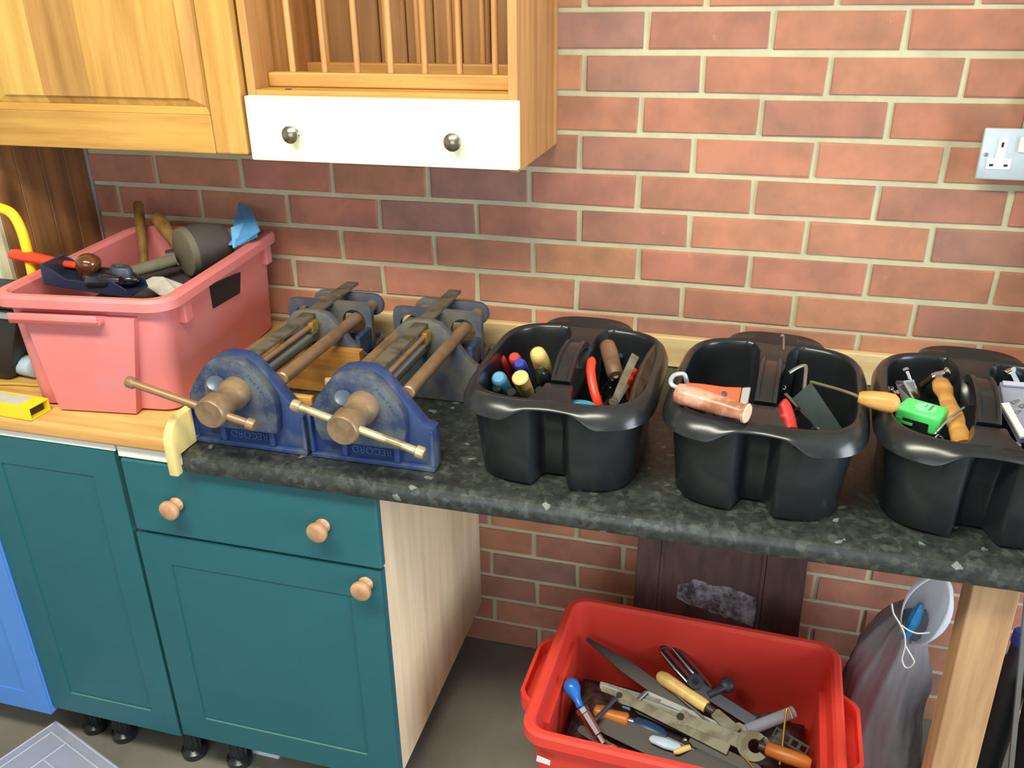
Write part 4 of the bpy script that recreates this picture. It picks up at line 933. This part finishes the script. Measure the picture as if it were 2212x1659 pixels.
tube('rod', [(0.5627, -0.4395, 1.0300), (0.5413, -0.4594, 1.0200), (0.5219, -0.4757, 1.0000), (0.5703, -0.2600, 0.8850)], .0018, 'steel', t, n=8, sub=1)
t = thing('small_fitting', 'small chrome fitting at the front wall of the right caddy', 'fitting', (0.5450, -0.4167, 0.9600))
tube('loop', [(0.5253, -0.4628, 0.9850), (0.5293, -0.4584, 0.9880), (0.5366, -0.4570, 0.9850), (0.5393, -0.4620, 0.9800), (0.5548, -0.3956, 0.9400), (0.5801, -0.2836, 0.8850)], .0028, 'chrome', t, n=8, sub=3)
driver((0.4937, -0.4554, 0.9850), .0052, 'steel', 'tiny bright steel bolt end below the green tape measure', cat='bolt', name='bolt')
driver((0.4914, -0.3674, 0.9900), .0080, 'red_handle', 'dark red screwdriver handle end behind the green tape measure')
t = thing('spanner', 'chrome open-ended spanner standing behind the clear box in the right caddy', 'spanner', (0.6960, -0.1947, 0.9800))
strip('shank', (0.6758, -0.2745, 1.0100), (0.6632, -0.2656, 1.0300), [(0, .0045), (.6, .004), (.8, .008), (.95, .009), (1, .006)], .004, 'chrome', t, up=(0, -.6, .8)); cyl('jaw', (0.6522, -0.2830, 1.0280), (0.6621, -0.2713, 1.0290), .0042, 'chrome', t, n=10); cyl('stem', (0.6758, -0.2745, 1.0100), (0.7790, 0.0455, 0.8840), .004, 'chrome', t, n=8)
# clear box of drill bits standing in the right compartment
t = thing('clear_box', 'clear plastic case of small steel bits in the right caddy at the frame edge', 'box', (0.7358, -0.1276, 0.9000))
a_ = [Vector((0.6358, -0.3252, 1.0300)), Vector((0.7029, -0.3233, 1.0300)), Vector((0.6821, -0.4357, 0.9960)), Vector((0.6463, -0.4446, 0.9960)), Vector((0.6324, -0.3774, 1.0180))]
nn = (a_[1]-a_[0]).cross(a_[2]-a_[1]).normalized(); nn = -nn if nn.z > 0 else nn
g = MB(); g.add(a_+[v+nn*.018 for v in a_], [tuple(range(5)), tuple(range(9, 4, -1))]+[(i, (i+1) % 5, 5+(i+1) % 5, 5+i) for i in range(5)]); g.build('case', 'clear_plastic', t, world=True, bev=.002)
q, e = Vector((0.6366, -0.3379, 1.0325)), Vector((0.7003, -0.3366, 1.0325)); strip('hinge', q, e, [(0, .004), (1, .004)], .004, 'clear_ridge', t, up=(0, -.5, .85))
strip('edge_strip', (0.6298, -0.3921, 1.0215), (0.6463, -0.4578, 0.9990), [(0, .006), (.5, .005), (1, .005)], .004, 'white_plastic', t, up=(0, -.4, .9))
for i in range(4):
    q = Vector(((0.6442, -0.3813, 1.0260), (0.6467, -0.4005, 1.0180), (0.6496, -0.4172, 1.0100), (0.6547, -0.3879, 1.0240))[i]); cyl('bit', q+nn*.009, q+nn*.009+Vector((.012, .012, 0)), .003, 'steel', t, n=8)
cyl('stand', a_[3]+nn*.018, (a_[3].x, a_[3].y+.01, .884), .006, 'clear_ridge', t, n=8)
t = thing('drill_bit', 'long bright steel drill bit leaning at the front of the right caddy', 'drill bit', (0.6601, -0.3865, 0.9300))
cyl('bit', (0.6081, -0.5063, 1.0120), (0.6225, -0.5093, 0.9920), .0026, 'chrome', t, n=8); cyl('stem', (0.6225, -0.5093, 0.9920), (0.7003, -0.2851, 0.8840), .0022, 'steel', t, n=8)
# ================================================================ under the worktop: red crate of tools
t = thing('storage_crate', 'bright red plastic crate full of old tools on the floor under the worktop', 'crate', (.200, -.392, 0.0008), radians(-2))
g = crate(t, .255, .172, .276, .192, .294, .209, .3445, 'red_plastic', lip=.030, th=.004, rc=.03)
for sx in (-1, 1):                           # proud pockets on the inside of the short walls
    x0, x1 = (-.272, -.256) if sx < 0 else (.256, .272)
    g.box((x0, -.12, .06), (x1, .12, .285))
g.build('body', 'red_plastic', t, smooth=True, auto=.5)
for sx in (-1, 1):
    D = [(.284, -.115), (.322, -.085), (.330, -.070), (.330, .070), (.322, .085), (.284, .115)]
    g = MB(); ins = [(x-.007 if i not in (0, 5) else x, y*.92) for i, (x, y) in enumerate(D)]
    for i in range(5):
        a_, b_, c_, d_ = D[i], D[i+1], ins[i+1], ins[i]
        g.add([(sx*p[0], p[1], z) for z in (.272, .306) for p in (a_, b_, c_, d_)], BF)
    V, F = prism_v([(sx*p[0], p[1]) for p in ins], (0, 0, .272), (1, 0, 0), (0, 1, 0), (0, 0, 1), .004); g.add(V, F)
    g.build('handle', 'red_plastic', t)
p = Vector((-0.2435, -0.2080, 0.2842)); mk('label', [(p.x+x, p.y-d_, p.z+z) for d_ in (.001, .002) for x, z in ((-.014, -.006), (.013, -.009), (.014, .003), (-.012, .009))], BF, 'white_label', t, label='scrap of a white sticker')
hp = heap('metal_oddments', (-.045, -.545), (.445, -.235), 0.150, 0.060, 'oddment_metal', 'heap of small dark metal oddments beneath the tools in the red crate', 'oddments', radians(-2), seed=5, floor=0.012, nx=30, ny=20)
hp['kind'] = 'stuff'
t = thing('file', 'large dark tapered file leaning on the back left wall of the red crate', 'file', (0.1084, -0.2411, 0.2000))
strip('blade', (-0.0356, -0.2255, 0.2680), (0.2371, -0.3535, 0.2150), [(0, .004), (.12, .0075), (.28, .0125), (.34, .0150), (.9, .0155), (1, .010)], .005, 'dark_steel', t, up=(.1, -.6, .8), bev=.001)
t = thing('chisel', 'chisel with a pale yellow wooden handle lying across the tools in the red crate', 'chisel', (0.1826, -0.2895, 0.2300))
q, e = Vector((0.1320, -0.2904, 0.2620)), Vector((0.2394, -0.3451, 0.2500)); dd = (e-q).normalized()
lathe('handle', q, e, [(0, .007), (.04, .0120), (.14, .0150), (.3, .0148), (.6, .0132), (.85, .0140), (1, .0130)], 'tool_wood_pale', t, n=20)
cyl('ferrule', e, e+dd*.018, .0085, 'dark_steel', t, n=14); strip('blade', e+dd*.016, Vector((0.3036, -0.3881, 0.2400)), [(0, .006), (.1, .0115), (1, .0125)], .003, 'tool_steel', t, up=(.1, -.5, .85))
t = thing('chrome_clamp', 'chrome twin-handled clamp with a round grey knob against the red crate back wall', 'clamp', (0.2073, -0.2151, 0.2200))
for (a_, b_) in (((0.1356, -0.2130, 0.2620), (0.2112, -0.2828, 0.2360)), ((0.1585, -0.1979, 0.2660), (0.2464, -0.2799, 0.2340))):
    lathe('arm', a_, b_, [(0, .006), (.02, .0115), (.5, .0125), (.95, .011), (1, .007)], 'chrome_dark', t, n=16, squash=.55)
lathe('cross_pin', (0.1301, -0.2106, 0.2640), (0.1651, -0.1924, 0.2680), [(0, .004), (.1, .0055), (.9, .0055), (1, .004)], 'dark_steel', t, n=10)
c = Vector((0.2118, -0.2751, 0.2460)); nn = Vector((.05, -.5, .85)).normalized(); V, F = lathe_v(c-nn*.004, c+nn*.004, [(0, .016), (.2, .018), (.8, .018), (1, .016)], 20); mk('pivot_disc', V, F, 'gun_metal', t, smooth=True, world=True, auto=.5)
V, F = lathe_v(c+nn*.0041, c+nn*.0052, [(0, .0075), (1, .0070)], 14); mk('pivot_hole', V, F, 'slot_dark', t, world=True)
tube('knob_stem', [(0.2414, -0.2990, 0.2380), (0.2614, -0.2864, 0.2440), (0.2742, -0.2742, 0.2460)], .0075, 'gun_metal', t, n=10)
c = Vector((0.2788, -0.2675, 0.2460)); V, F = lathe_v(c-nn*.012, c+nn*.012, [(0, .010), (.2, .0155), (.5, .0170), (.8, .0155), (1, .010)], 18); mk('knob', V, F, 'gun_metal', t, smooth=True, world=True, label='round grey knob')
t = thing('steel_rule', 'dark steel rule with a bright edge lying against the back of the red crate', 'rule', (0.2712, -0.2836, 0.2200))
strip('blade', (0.2156, -0.2824, 0.2420), (0.3372, -0.3343, 0.2220), [(0, .012), (1, .012)], .0015, 'gun_metal', t, up=(.1, -.55, .83))
names = ('upper', 'second', 'third', 'lowest')
for i in range(4):
    q = Vector(((0.0126, -0.3260, 0.2400), (0.0144, -0.3304, 0.2380), (0.0172, -0.3345, 0.2360), (0.1117, -0.3238, 0.2360))[i]); e = Vector(((0.1873, -0.3404, 0.2280), (0.2560, -0.3695, 0.2260), (0.2845, -0.3833, 0.2260), (0.3210, -0.3843, 0.2280))[i])
    t = thing('hacksaw_blade', names[i]+' of four thin steel blades fanned across the middle of the red crate', 'blade', q.lerp(e, .5), group=None)
    strip('blade', q, e, [(0, .0045), (.02, .0055), (1, .0055)], .0010, 'steel' if i % 2 else 'tool_steel', t, up=(.15, -.75, .6))
def spanner(name, label, q, e, w, mat, jaw=None):
    t = thing(name, label, 'spanner', Vector(q).lerp(Vector(e), .5)); up = Vector((.05, -.42, .9)).normalized()
    o, d, s, n, L = bar_axes(q, e, up)
    strip('shank', o, e, [(-.03, w*.55), (-.02, w*.9), (0, w*1.15), (.06, w*1.15), (.14, w*.85), (.8, w*1.0), (1, w*1.1)], .006, mat, t, up=up, bev=.001)
    for sg in (1,):
        V, F = lathe_v(o+n*.0031, o+n*.0040, [(0, w*.55), (1, w*.52)], 14); mk('hole', V, F, 'slot_dark', t, world=True)
    if jaw:
        pts = []
        for k in range(21):
            a_ = radians(40+280*k/20); pts.append((jaw*cos(a_), jaw*sin(a_)))
        for k in range(13):
            a_ = radians(312-264*k/12); pts.append((jaw*.42*cos(a_)+jaw*.12, jaw*.45*sin(a_)))
        c = Vector(e)+d*(jaw*.55); an = radians(-18); d2 = d*cos(an)+s*sin(an); s2 = -d*sin(an)+s*cos(an)
        V, F = prism_v(pts, c-n*.0045, d2, s2, n, .009); mk('jaw', V, F, mat, t, world=True, bev=.001)
    return t
spanner('spanner', 'long flat grey spanner with a small round hole at its left end', (0.0591, -0.3539, 0.2440), (0.2903, -0.4273, 0.2320), .0125, 'tool_steel')
spanner('spanner', 'heavy grey open-jawed spanner with a hole in its shank, topmost in the red crate', (0.1898, -0.3824, 0.2460), (0.3187, -0.4120, 0.2400), .0145, 'tool_steel', jaw=.031)
t = thing('wide_blade', 'wide dark grey steel blade at the front of the red crate', 'blade', (0.1508, -0.4429, 0.2200))
strip('blade', (0.0283, -0.4135, 0.2260), (0.3073, -0.4920, 0.2180), [(0, .014), (.06, .022), (.5, .024), (1, .020)], .004, 'dark_steel', t, up=(.1, -.45, .88))
t = thing('tool', 'tool with an orange wooden handle at the right end of the red crate', 'tool', (0.4027, -0.4009, 0.2200))
q, e = Vector((0.3599, -0.4124, 0.2380)), Vector((0.4448, -0.4316, 0.2380)); lathe('handle', q, e, [(0, .0100), (.05, .0135), (.5, .0150), (.9, .0140), (1, .0100)], 'tool_wood_orange', t, n=18); cyl('ferrule', q-(e-q).normalized()*.014, q, .0085, 'dark_steel', t, n=12)
t = thing('brush_handle', 'tool with a glossy blue pear-shaped handle and chrome ferrule in the red crate', 'tool', (-0.0093, -0.3900, 0.2200))
q, e = Vector((-0.0457, -0.3841, 0.2920)), Vector((-0.0109, -0.4277, 0.2660)); lathe('handle', q, e, [(0, .006), (.05, .0125), (.2, .0178), (.38, .0170), (.6, .0110), (.8, .0075), (.95, .0085), (1, .0070)], 'blue_gloss', t, n=20)
c = Vector((0.0436, -0.4679, 0.2220)); lathe('ferrule', e, c, [(0, .010), (.03, .0150), (.16, .0150), (.18, .0125), (.75, .0105), (.78, .0075), (1, .0065)], 'chrome', t, n=8, auto=.3)
cyl('side_rod', (0.0200, -0.4354, 0.2460), (0.0553, -0.3699, 0.2520), .0045, 'gun_metal', t, n=10)
t = thing('bradawl', 'small tool with an amber two-lobed wooden handle in the red crate', 'bradawl', (0.0525, -0.3871, 0.2200))
q, e = Vector((0.0115, -0.3974, 0.2340)), Vector((0.0857, -0.4045, 0.2320)); lathe('handle', q, e, [(0, .006), (.06, .0125), (.25, .0155), (.42, .0105), (.55, .0120), (.95, .0145), (1, .0110)], 'tool_wood_orange', t, n=18)
dd = (e-q).normalized(); cyl('ferrule', e, e+dd*.012, .0062, 'steel', t, n=12); cyl('shaft', e+dd*.011, Vector((0.1415, -0.4002, 0.2320)), .0022, 'chrome', t, n=8)
t = thing('screwdriver', 'fat navy blue screwdriver handle under the spanners in the red crate', 'screwdriver', (0.1275, -0.4001, 0.2100))
lathe('handle', (0.0942, -0.4001, 0.2220), (0.1669, -0.4193, 0.2200), [(0, .010), (.1, .0165), (.5, .0180), (.85, .0150), (1, .009)], 'navy_handle', t, n=18)
cyl('shaft', (0.1669, -0.4193, 0.2200), (0.2241, -0.4344, 0.2160), .004, 'steel', t, n=8)
t = thing('knife', 'pale grey-blue knife handle with a shiny rivet in the red crate', 'knife', (0.1634, -0.4242, 0.2100))
lathe('handle', (0.1341, -0.4431, 0.2360), (0.1987, -0.4530, 0.2340), [(0, .004), (.08, .0095), (.5, .0130), (.9, .0110), (1, .005)], 'cap_blue_white', t, n=16, squash=.6)
c = Vector((0.2039, -0.4335, 0.2400)); V, F = lathe_v(c-Vector((0, 0, .005)), c+Vector((0, 0, .004)), [(0, .002), (.3, .0048), (.7, .0048), (1, .002)], 12); mk('rivet', V, F, 'chrome', t, smooth=True, world=True)
for i in range(2):
    q = Vector(((-0.0208, -0.4799, 0.2220), (0.0597, -0.4747, 0.2260))[i]); e = Vector(((0.0127, -0.4747, 0.2180), (0.0796, -0.4819, 0.2240))[i])
    t = thing('brass_fitting', ('left', 'right')[i]+'-hand brass fitting near the front rim of the red crate', 'fitting', q); lathe('barrel', q, e, [(0, .005), (.1, .0075), (.6, .0075), (.65, .0055), (1, .005)], ('tool_wood_orange', 'brass')[i], t, n=14)
t = thing('pencil_stub', 'short pale wooden stub near the front of the red crate', 'stub', (0.1970, -0.4428, 0.2200)); lathe('body', (0.1854, -0.4677, 0.2360), (0.2144, -0.4461, 0.2360), [(0, .003), (.2, .006), (1, .0055)], 'tool_wood_pale', t, n=8)
t = thing('clear_tube', 'clear plastic tube leaning at the right end of the red crate', 'tube', (0.3682, -0.3145, 0.2100))
lathe('tube', (0.3227, -0.3637, 0.2250), (0.4154, -0.3124, 0.2500), [(0, .011), (.01, .0125), (.99, .0125), (1, .011)], 'clear_plastic', t, n=18)
t = thing('brass_wire', 'bent brass wire standing up over the clear tube in the red crate', 'wire', (0.3971, -0.3813, 0.2100))
tube('wire', [(0.3876, -0.4348, 0.2250), (0.3915, -0.4013, 0.2400), (0.3953, -0.3458, 0.2680), (0.3981, -0.3341, 0.2760), (0.4029, -0.3359, 0.2740), (0.4092, -0.3469, 0.2640)], .0022, 'brass', t, n=8, sub=3)
t = thing('slotted_strip', 'dark slotted metal strip beside the orange handle in the red crate', 'strip', (0.4137, -0.3589, 0.2100))
q, e = Vector((0.3762, -0.3629, 0.2360)), Vector((0.4404, -0.3933, 0.2300)); o, d, s, n, L = bar_axes(q, e, (.1, -.5, .85)); g = MB()
for y0, y1 in ((-.011, -.006), (.006, .011)): V, F = prism_v([(0, y0), (L, y0), (L, y1), (0, y1)], o, d, s, n, .002); g.add(V, F)
for k in range(5): V, F = prism_v([(L*k/4-.003*(k > 0), -.006), (L*k/4+.003*(k < 4), -.006), (L*k/4+.003*(k < 4), .006), (L*k/4-.003*(k > 0), .006)], o, d, s, n, .002); g.add(V, F)
g.build('strip', 'dark_case', t, world=True)

for nm, lab, cat, q, e, w, mt in (
    ('pry_bar', 'dark pry bar under the open-jawed spanner in the red crate', 'bar', (0.2127, -0.4117, 0.2220), (0.3587, -0.4587, 0.2180), .012, 'dark_steel'),
    ('flat_bar', 'dark flat steel bar tucked under the long grey spanner', 'bar', (0.0943, -0.3599, 0.2260), (0.2209, -0.3973, 0.2220), .010, 'gun_metal'),
    ('old_knife', 'dull grey old knife blade beside the clear tube in the red crate', 'knife', (0.2999, -0.3595, 0.2300), (0.3665, -0.3875, 0.2260), .009, 'tool_steel'),
    ('steel_ruler', 'narrow dark ruler near the front rim of the red crate', 'ruler', (0.2241, -0.4400, 0.2220), (0.3504, -0.4790, 0.2160), .007, 'dark_case'),
    ('rasp', 'rusty dark rasp lying left of the wide grey blade in the red crate', 'file', (-0.0127, -0.4329, 0.2140), (0.0708, -0.4707, 0.2120), .009, 'dark_steel')):
    t = thing(nm, lab, cat, Vector(q).lerp(Vector(e), .5)); strip('blade', q, e, [(0, w*.6), (.08, w), (.9, w), (1, w*.5)], .004, mt, t, up=(.1, -.5, .85), bev=.0008)
for nm, lab, cat, q, e, r, mt in (
    ('steel_pin', 'short bright steel pin above the long grey spanner in the red crate', 'pin', (0.0934, -0.3570, 0.2360), (0.1127, -0.3270, 0.2420), .005, 'steel'),
    ('blue_bolt', 'small pale blue bolt head behind the amber handle in the red crate', 'bolt', (0.0689, -0.3612, 0.2260), (0.0853, -0.3669, 0.2280), .006, 'sky_handle'),
    ('brass_needle', 'thin brass needle pointing out under the spanner jaw', 'needle', (0.3184, -0.4386, 0.2320), (0.3491, -0.4701, 0.2280), .0017, 'brass'),
    ('scriber', 'thin steel scriber crossing the pale yellow chisel handle from below', 'scriber', (0.1640, -0.3117, 0.2440), (0.2795, -0.4017, 0.2400), .0022, 'steel')):
    t = thing(nm, lab, cat, Vector(q).lerp(Vector(e), .5)); cyl('shaft', q, e, r, mt, t, n=10)
# dark frame-and-panel cupboard door leaning on the brick wall
t = thing('cupboard_door', 'dark brown frame-and-panel door leaning on the brick wall behind the red crate', 'door', (.235, -.10, 0.001))
ang = math.atan2(.105, .455); Mb = Matrix.Translation((0, -.130, 0.004)) @ Matrix.Rotation(-ang, 4, 'X')
x0, x1, h = .048, .430, .466
for a_, b_ in ((x0, x0+.054), (x1-.088, x1)): box('stile', (a_, 0, 0), (b_, .020, h), 'dark_board', t, m=Mb, world=True, bev=.0015)
box('panel', (x0+.0545, .0055, 0.002), (x1-.0885, .016, h-.002), 'dark_board', t, m=Mb, world=True)
for a_ in (x0+.0545, x1-.0975): box('moulding', (a_, .0015, .002), (a_+.009, .0052, h-.002), 'dark_board', t, m=Mb, world=True, bev=.001)
rnd = random.Random(8); up_ = []; dn = []
for i in range(17):
    f = i/16; x = x0+.10+f*.185; up_.append((x, .352-.012*f-.02*abs(2*f-1)**3+rnd.uniform(-.005, .005))); dn.append((x, .292-.040*f+rnd.uniform(-.004, .004)))
poly = up_+dn[::-1]
V = [Mb @ Vector((x, y, z)) for y in (.0048, .0053) for x, z in poly]; n_ = len(poly)
mk('mould_stain', V, [tuple(range(n_))[::-1], tuple(range(n_, 2*n_))]+[(i, (i+1) % n_, n_+(i+1) % n_, n_+i) for i in range(n_)], 'mould_patch', t, world=True, label='chalky grey stain')

# grey plastic sack with its white-lined mouth
t = thing('plastic_sack', 'grey plastic sack with a white open mouth and cord beside the timber post', 'sack', (.61, -.17, 0.0))
prof = [(0.001, .622, .080, .066), (.02, .622, .090, .074), (.11, .612, .088, .074), (.21, .605, .083, .070), (.29, .604, .078, .066), (.35, .607, .066, .058), (.40, .613, .050, .048), (.435, .622, .036, .036), (.452, .628, .024, .026)]
R = []; N = 64
for i in range(len(prof)-1):
    for j in range(5):
        f = j/5; z, xc, rx, ry = [prof[i][k]*(1-f)+prof[i+1][k]*f for k in range(4)]
        ring = []
        for k in range(N):
            a_ = 2*pi*k/N; w = 1+.05*sin(5*a_+9*z)+.035*sin(11*a_-17*z+1)+.045*sin(3*a_+30*z)*(z > .15)+.03*sin(23*a_+4*sin(12*z))
            ring.append((xc+rx*w*cos(a_), -.172+ry*w*sin(a_), z))
        R.append(ring)
V, F = rings(R); mk('body', V, F, 'bag_grey', t, smooth=True, world=True)
c = Vector((0.6432, -0.2050, 0.4737)); ax = (Vector((0.6562, -0.1950, 0.5327))-c); ax.normalize(); n0 = Vector((-.42, -.88, .02)); n0 = (n0-ax*n0.dot(ax)).normalized(); s0 = ax.cross(n0)
V = []; F = []; nu, nv = 26, 16
for th in (1.0, .93):
    for j in range(nv+1):
        la = -pi/2+pi*j/nv
        for i in range(nu+1):
            lo = radians(58)+radians(244)*i/nu; w = 1+.05*sin(5*lo+3*la)
            V.append(c+ax*(.080*th*sin(la))+n0*(.046*w*th*cos(la)*cos(lo))+s0*(.044*w*th*cos(la)*sin(lo)))
k_ = (nu+1)*(nv+1); idx = lambda j, i, l: l*k_+j*(nu+1)+i
for l in (0, 1):
    for j in range(nv):
        for i in range(nu): F.append((idx(j, i, l), idx(j, i+1, l), idx(j+1, i+1, l), idx(j+1, i, l)))
for j in range(nv):
    for i in (0, nu): F.append((idx(j, i, 0), idx(j+1, i, 0), idx(j+1, i, 1), idx(j, i, 1)))
mk('mouth', V, F, 'bag_white', t, smooth=True, world=True, label='white inside of the sack mouth')
g = MB(); b0 = c+n0*.010+s0*-.012
V, F = lathe_v(b0-ax*.070, b0+ax*.012, [(0, .008), (.2, .013), (.5, .017), (.8, .014), (1, .006)], 9, .7); g.add(V, F); g.build('contents', 'bag_blue', t, world=True, label='blue wrapped contents')
tube('cord', [(0.5678, -0.2470, 0.5090), (0.5746, -0.2490, 0.4869), (0.5879, -0.2500, 0.4675), (0.6009, -0.2510, 0.4444), (0.6069, -0.2520, 0.4184), (0.6071, -0.2520, 0.3971), (0.6075, -0.2520, 0.3792), (0.6154, -0.2520, 0.3629), (0.6239, -0.2520, 0.3637), (0.6298, -0.2520, 0.3747), (0.6282, -0.2520, 0.3839), (0.6154, -0.2520, 0.4037), (0.6073, -0.2520, 0.4161)], .0019, 'cord_white', t, n=8, sub=4)
tube('cord', [(0.5929, -0.2500, 0.4628), (0.6073, -0.2500, 0.4531), (0.6266, -0.2470, 0.4466), (0.6494, -0.2370, 0.4455)], .0017, 'cord_white', t, n=8, sub=4)

# timber post, bright strip and bottle at the right
def postv(z): f = (.8265-z)/.377; return .597+.0095*f, .6615+.0115*f
V = []
for z in (0.0008, .8262):
    a_, b_ = postv(z); V += [(a_, -.560, z), (b_, -.560, z), (b_, -.510, z), (a_, -.510, z)]
tag(mk('timber_post', V, BF, 'post_pine', None, bev=.002), 'planed pine post holding up the laminate worktop, right of the sack', 'post')
q, e = Vector((0.7493, -0.4000, 0.5753)), Vector((0.7896, -0.4000, 0.2992)); dd = (e-q).normalized()
e2 = q+dd*((q.z-.004)/-dd.z); q2 = q-dd*.25
t = tag(strip('metal_strip', q2, e2, [(0, .0042), (1, .0042)], .006, 'steel', None, up=(.1, -1, 0)), 'bright metal strip leaning beside the timber post at the right edge', 'strip')
p = Vector((0.8238, -0.2000, 0.4383)); t = thing('bottle', 'dark bottle with a bright blue cap standing behind the timber post', 'bottle', (p.x, p.y, .001))
lathe('body', (p.x, p.y, .001), (p.x, p.y, p.z-.012), [(0, .030), (.02, .033), (.75, .033), (.92, .016), (1, .015)], 'dark_case', t, n=20)
lathe('cap', (p.x, p.y, p.z-.013), (p.x, p.y, p.z+.016), [(0, .017), (.1, .018), (.9, .0165), (1, .014)], 'blue_handle', t, n=20)
t = thing('plastic_bin', 'black plastic bin in the shadow behind the metal strip', 'bin', (.94, -.33, .001))
V, F = rings([rr(.085, .075, .02, 0), rr(.105, .095, .025, .35), rr(.112, .102, .028, .352), rr(.112, .102, .028, .365), rr(.101, .091, .025, .365), rr(.080, .07, .02, .006)]); mk('body', V, F, 'dark_case', t, smooth=True, auto=.6)

# clear organiser box on the floor, bottom left
t = thing('organiser_box', 'clear plastic organiser box with ridged lid on the floor, bottom left', 'box', (-1.243, -.566, .0008), math.atan2(-.084, .252))
Lx, Ly = .36, .26
g = MB(); V, F = rings([[(.008, -.008, 0), (.008, -Ly+.008, 0), (Lx-.008, -Ly+.008, 0), (Lx-.008, -.008, 0)], [(.002, -.002, .036), (.002, -Ly+.002, .036), (Lx-.002, -Ly+.002, .036), (Lx-.002, -.002, .036)]]); g.add(V, F); g.build('tray', 'clear_plastic', t)
box('lid', (0, -Ly, .0365), (Lx, 0, .047), 'clear_plastic', t, bev=.003)
for lo, hi in (((.004, -.008, .0472), (Lx-.004, -.004, .0495)), ((.004, -Ly+.004, .0472), (.008, -.0085, .0495)), ((.026, -.031, .0472), (Lx-.02, -.027, .0495)), ((.026, -Ly+.02, .0472), (.030, -.0315, .0495)), ((.085, -Ly+.02, .0472), (.089, -.0315, .0495)), ((.0895, -.085, .0472), (Lx-.02, -.081, .0495)), ((.160, -Ly+.02, .0472), (.164, -.0855, .0495)), ((.235, -Ly+.02, .0472), (.239, -.0855, .0495))):
    box('ridge', lo, hi, 'clear_ridge', t, bev=.0008, seg=1)

# metal-clad double socket on the wall
t = thing('wall_socket', 'metal-clad double power socket on the brick wall at the right edge', 'socket', (.676, -.02, 1.295))
box('back_box', (.6075, -.036, 1.300), (.7465, -.0012, 1.377), 'socket_metal', t, world=True, bev=.004)
fp = box('face_plate', (.6005, -.0425, 1.2945), (.7535, -.0365, 1.3830), 'socket_metal', t, world=True, bev=.003, seg=3, smooth=True, auto=.9)
for dx in (0, .076):
    cx = .6330+dx; g = MB(); g.box((cx-.0075, -.0445, 1.332), (cx+.0075, -.0427, 1.3665)); g.box((cx-.0195, -.0445, 1.3135), (cx+.0195, -.0427, 1.3320)); g.build('insert', 'white_plastic', fp, world=True, bev=.001)
    for sx, z, w, hh in ((0, 1.3555, .0020, .0042), (-.0115, 1.3205, .0032, .0021), (.0115, 1.3205, .0032, .0021)): box('pin_slot', (cx+sx-w, -.0450, z-hh), (cx+sx+w, -.0446, z+hh), 'slot_dark', fp, world=True)
    box('switch', (cx+.0255, -.0475, 1.3440), (cx+.0385, -.0427, 1.3700), 'white_plastic', fp, world=True, bev=.0015)
for x in (.6105,): cyl('screw', (x, -.0426, 1.3380), (x, -.0440, 1.3380), .0035, 'steel', fp, n=12)
tag(tube('power_cable', [(.700, -.020, 1.3835), (.686, -.022, 1.402), (.682, -.022, 1.425), (.692, -.022, 1.447), (.720, -.022, 1.462), (.80, -.022, 1.475), (.95, -.022, 1.48)], .0085, 'black_rubber', None, n=12), 'thick black cable curving away from the top of the metal socket', 'cable')
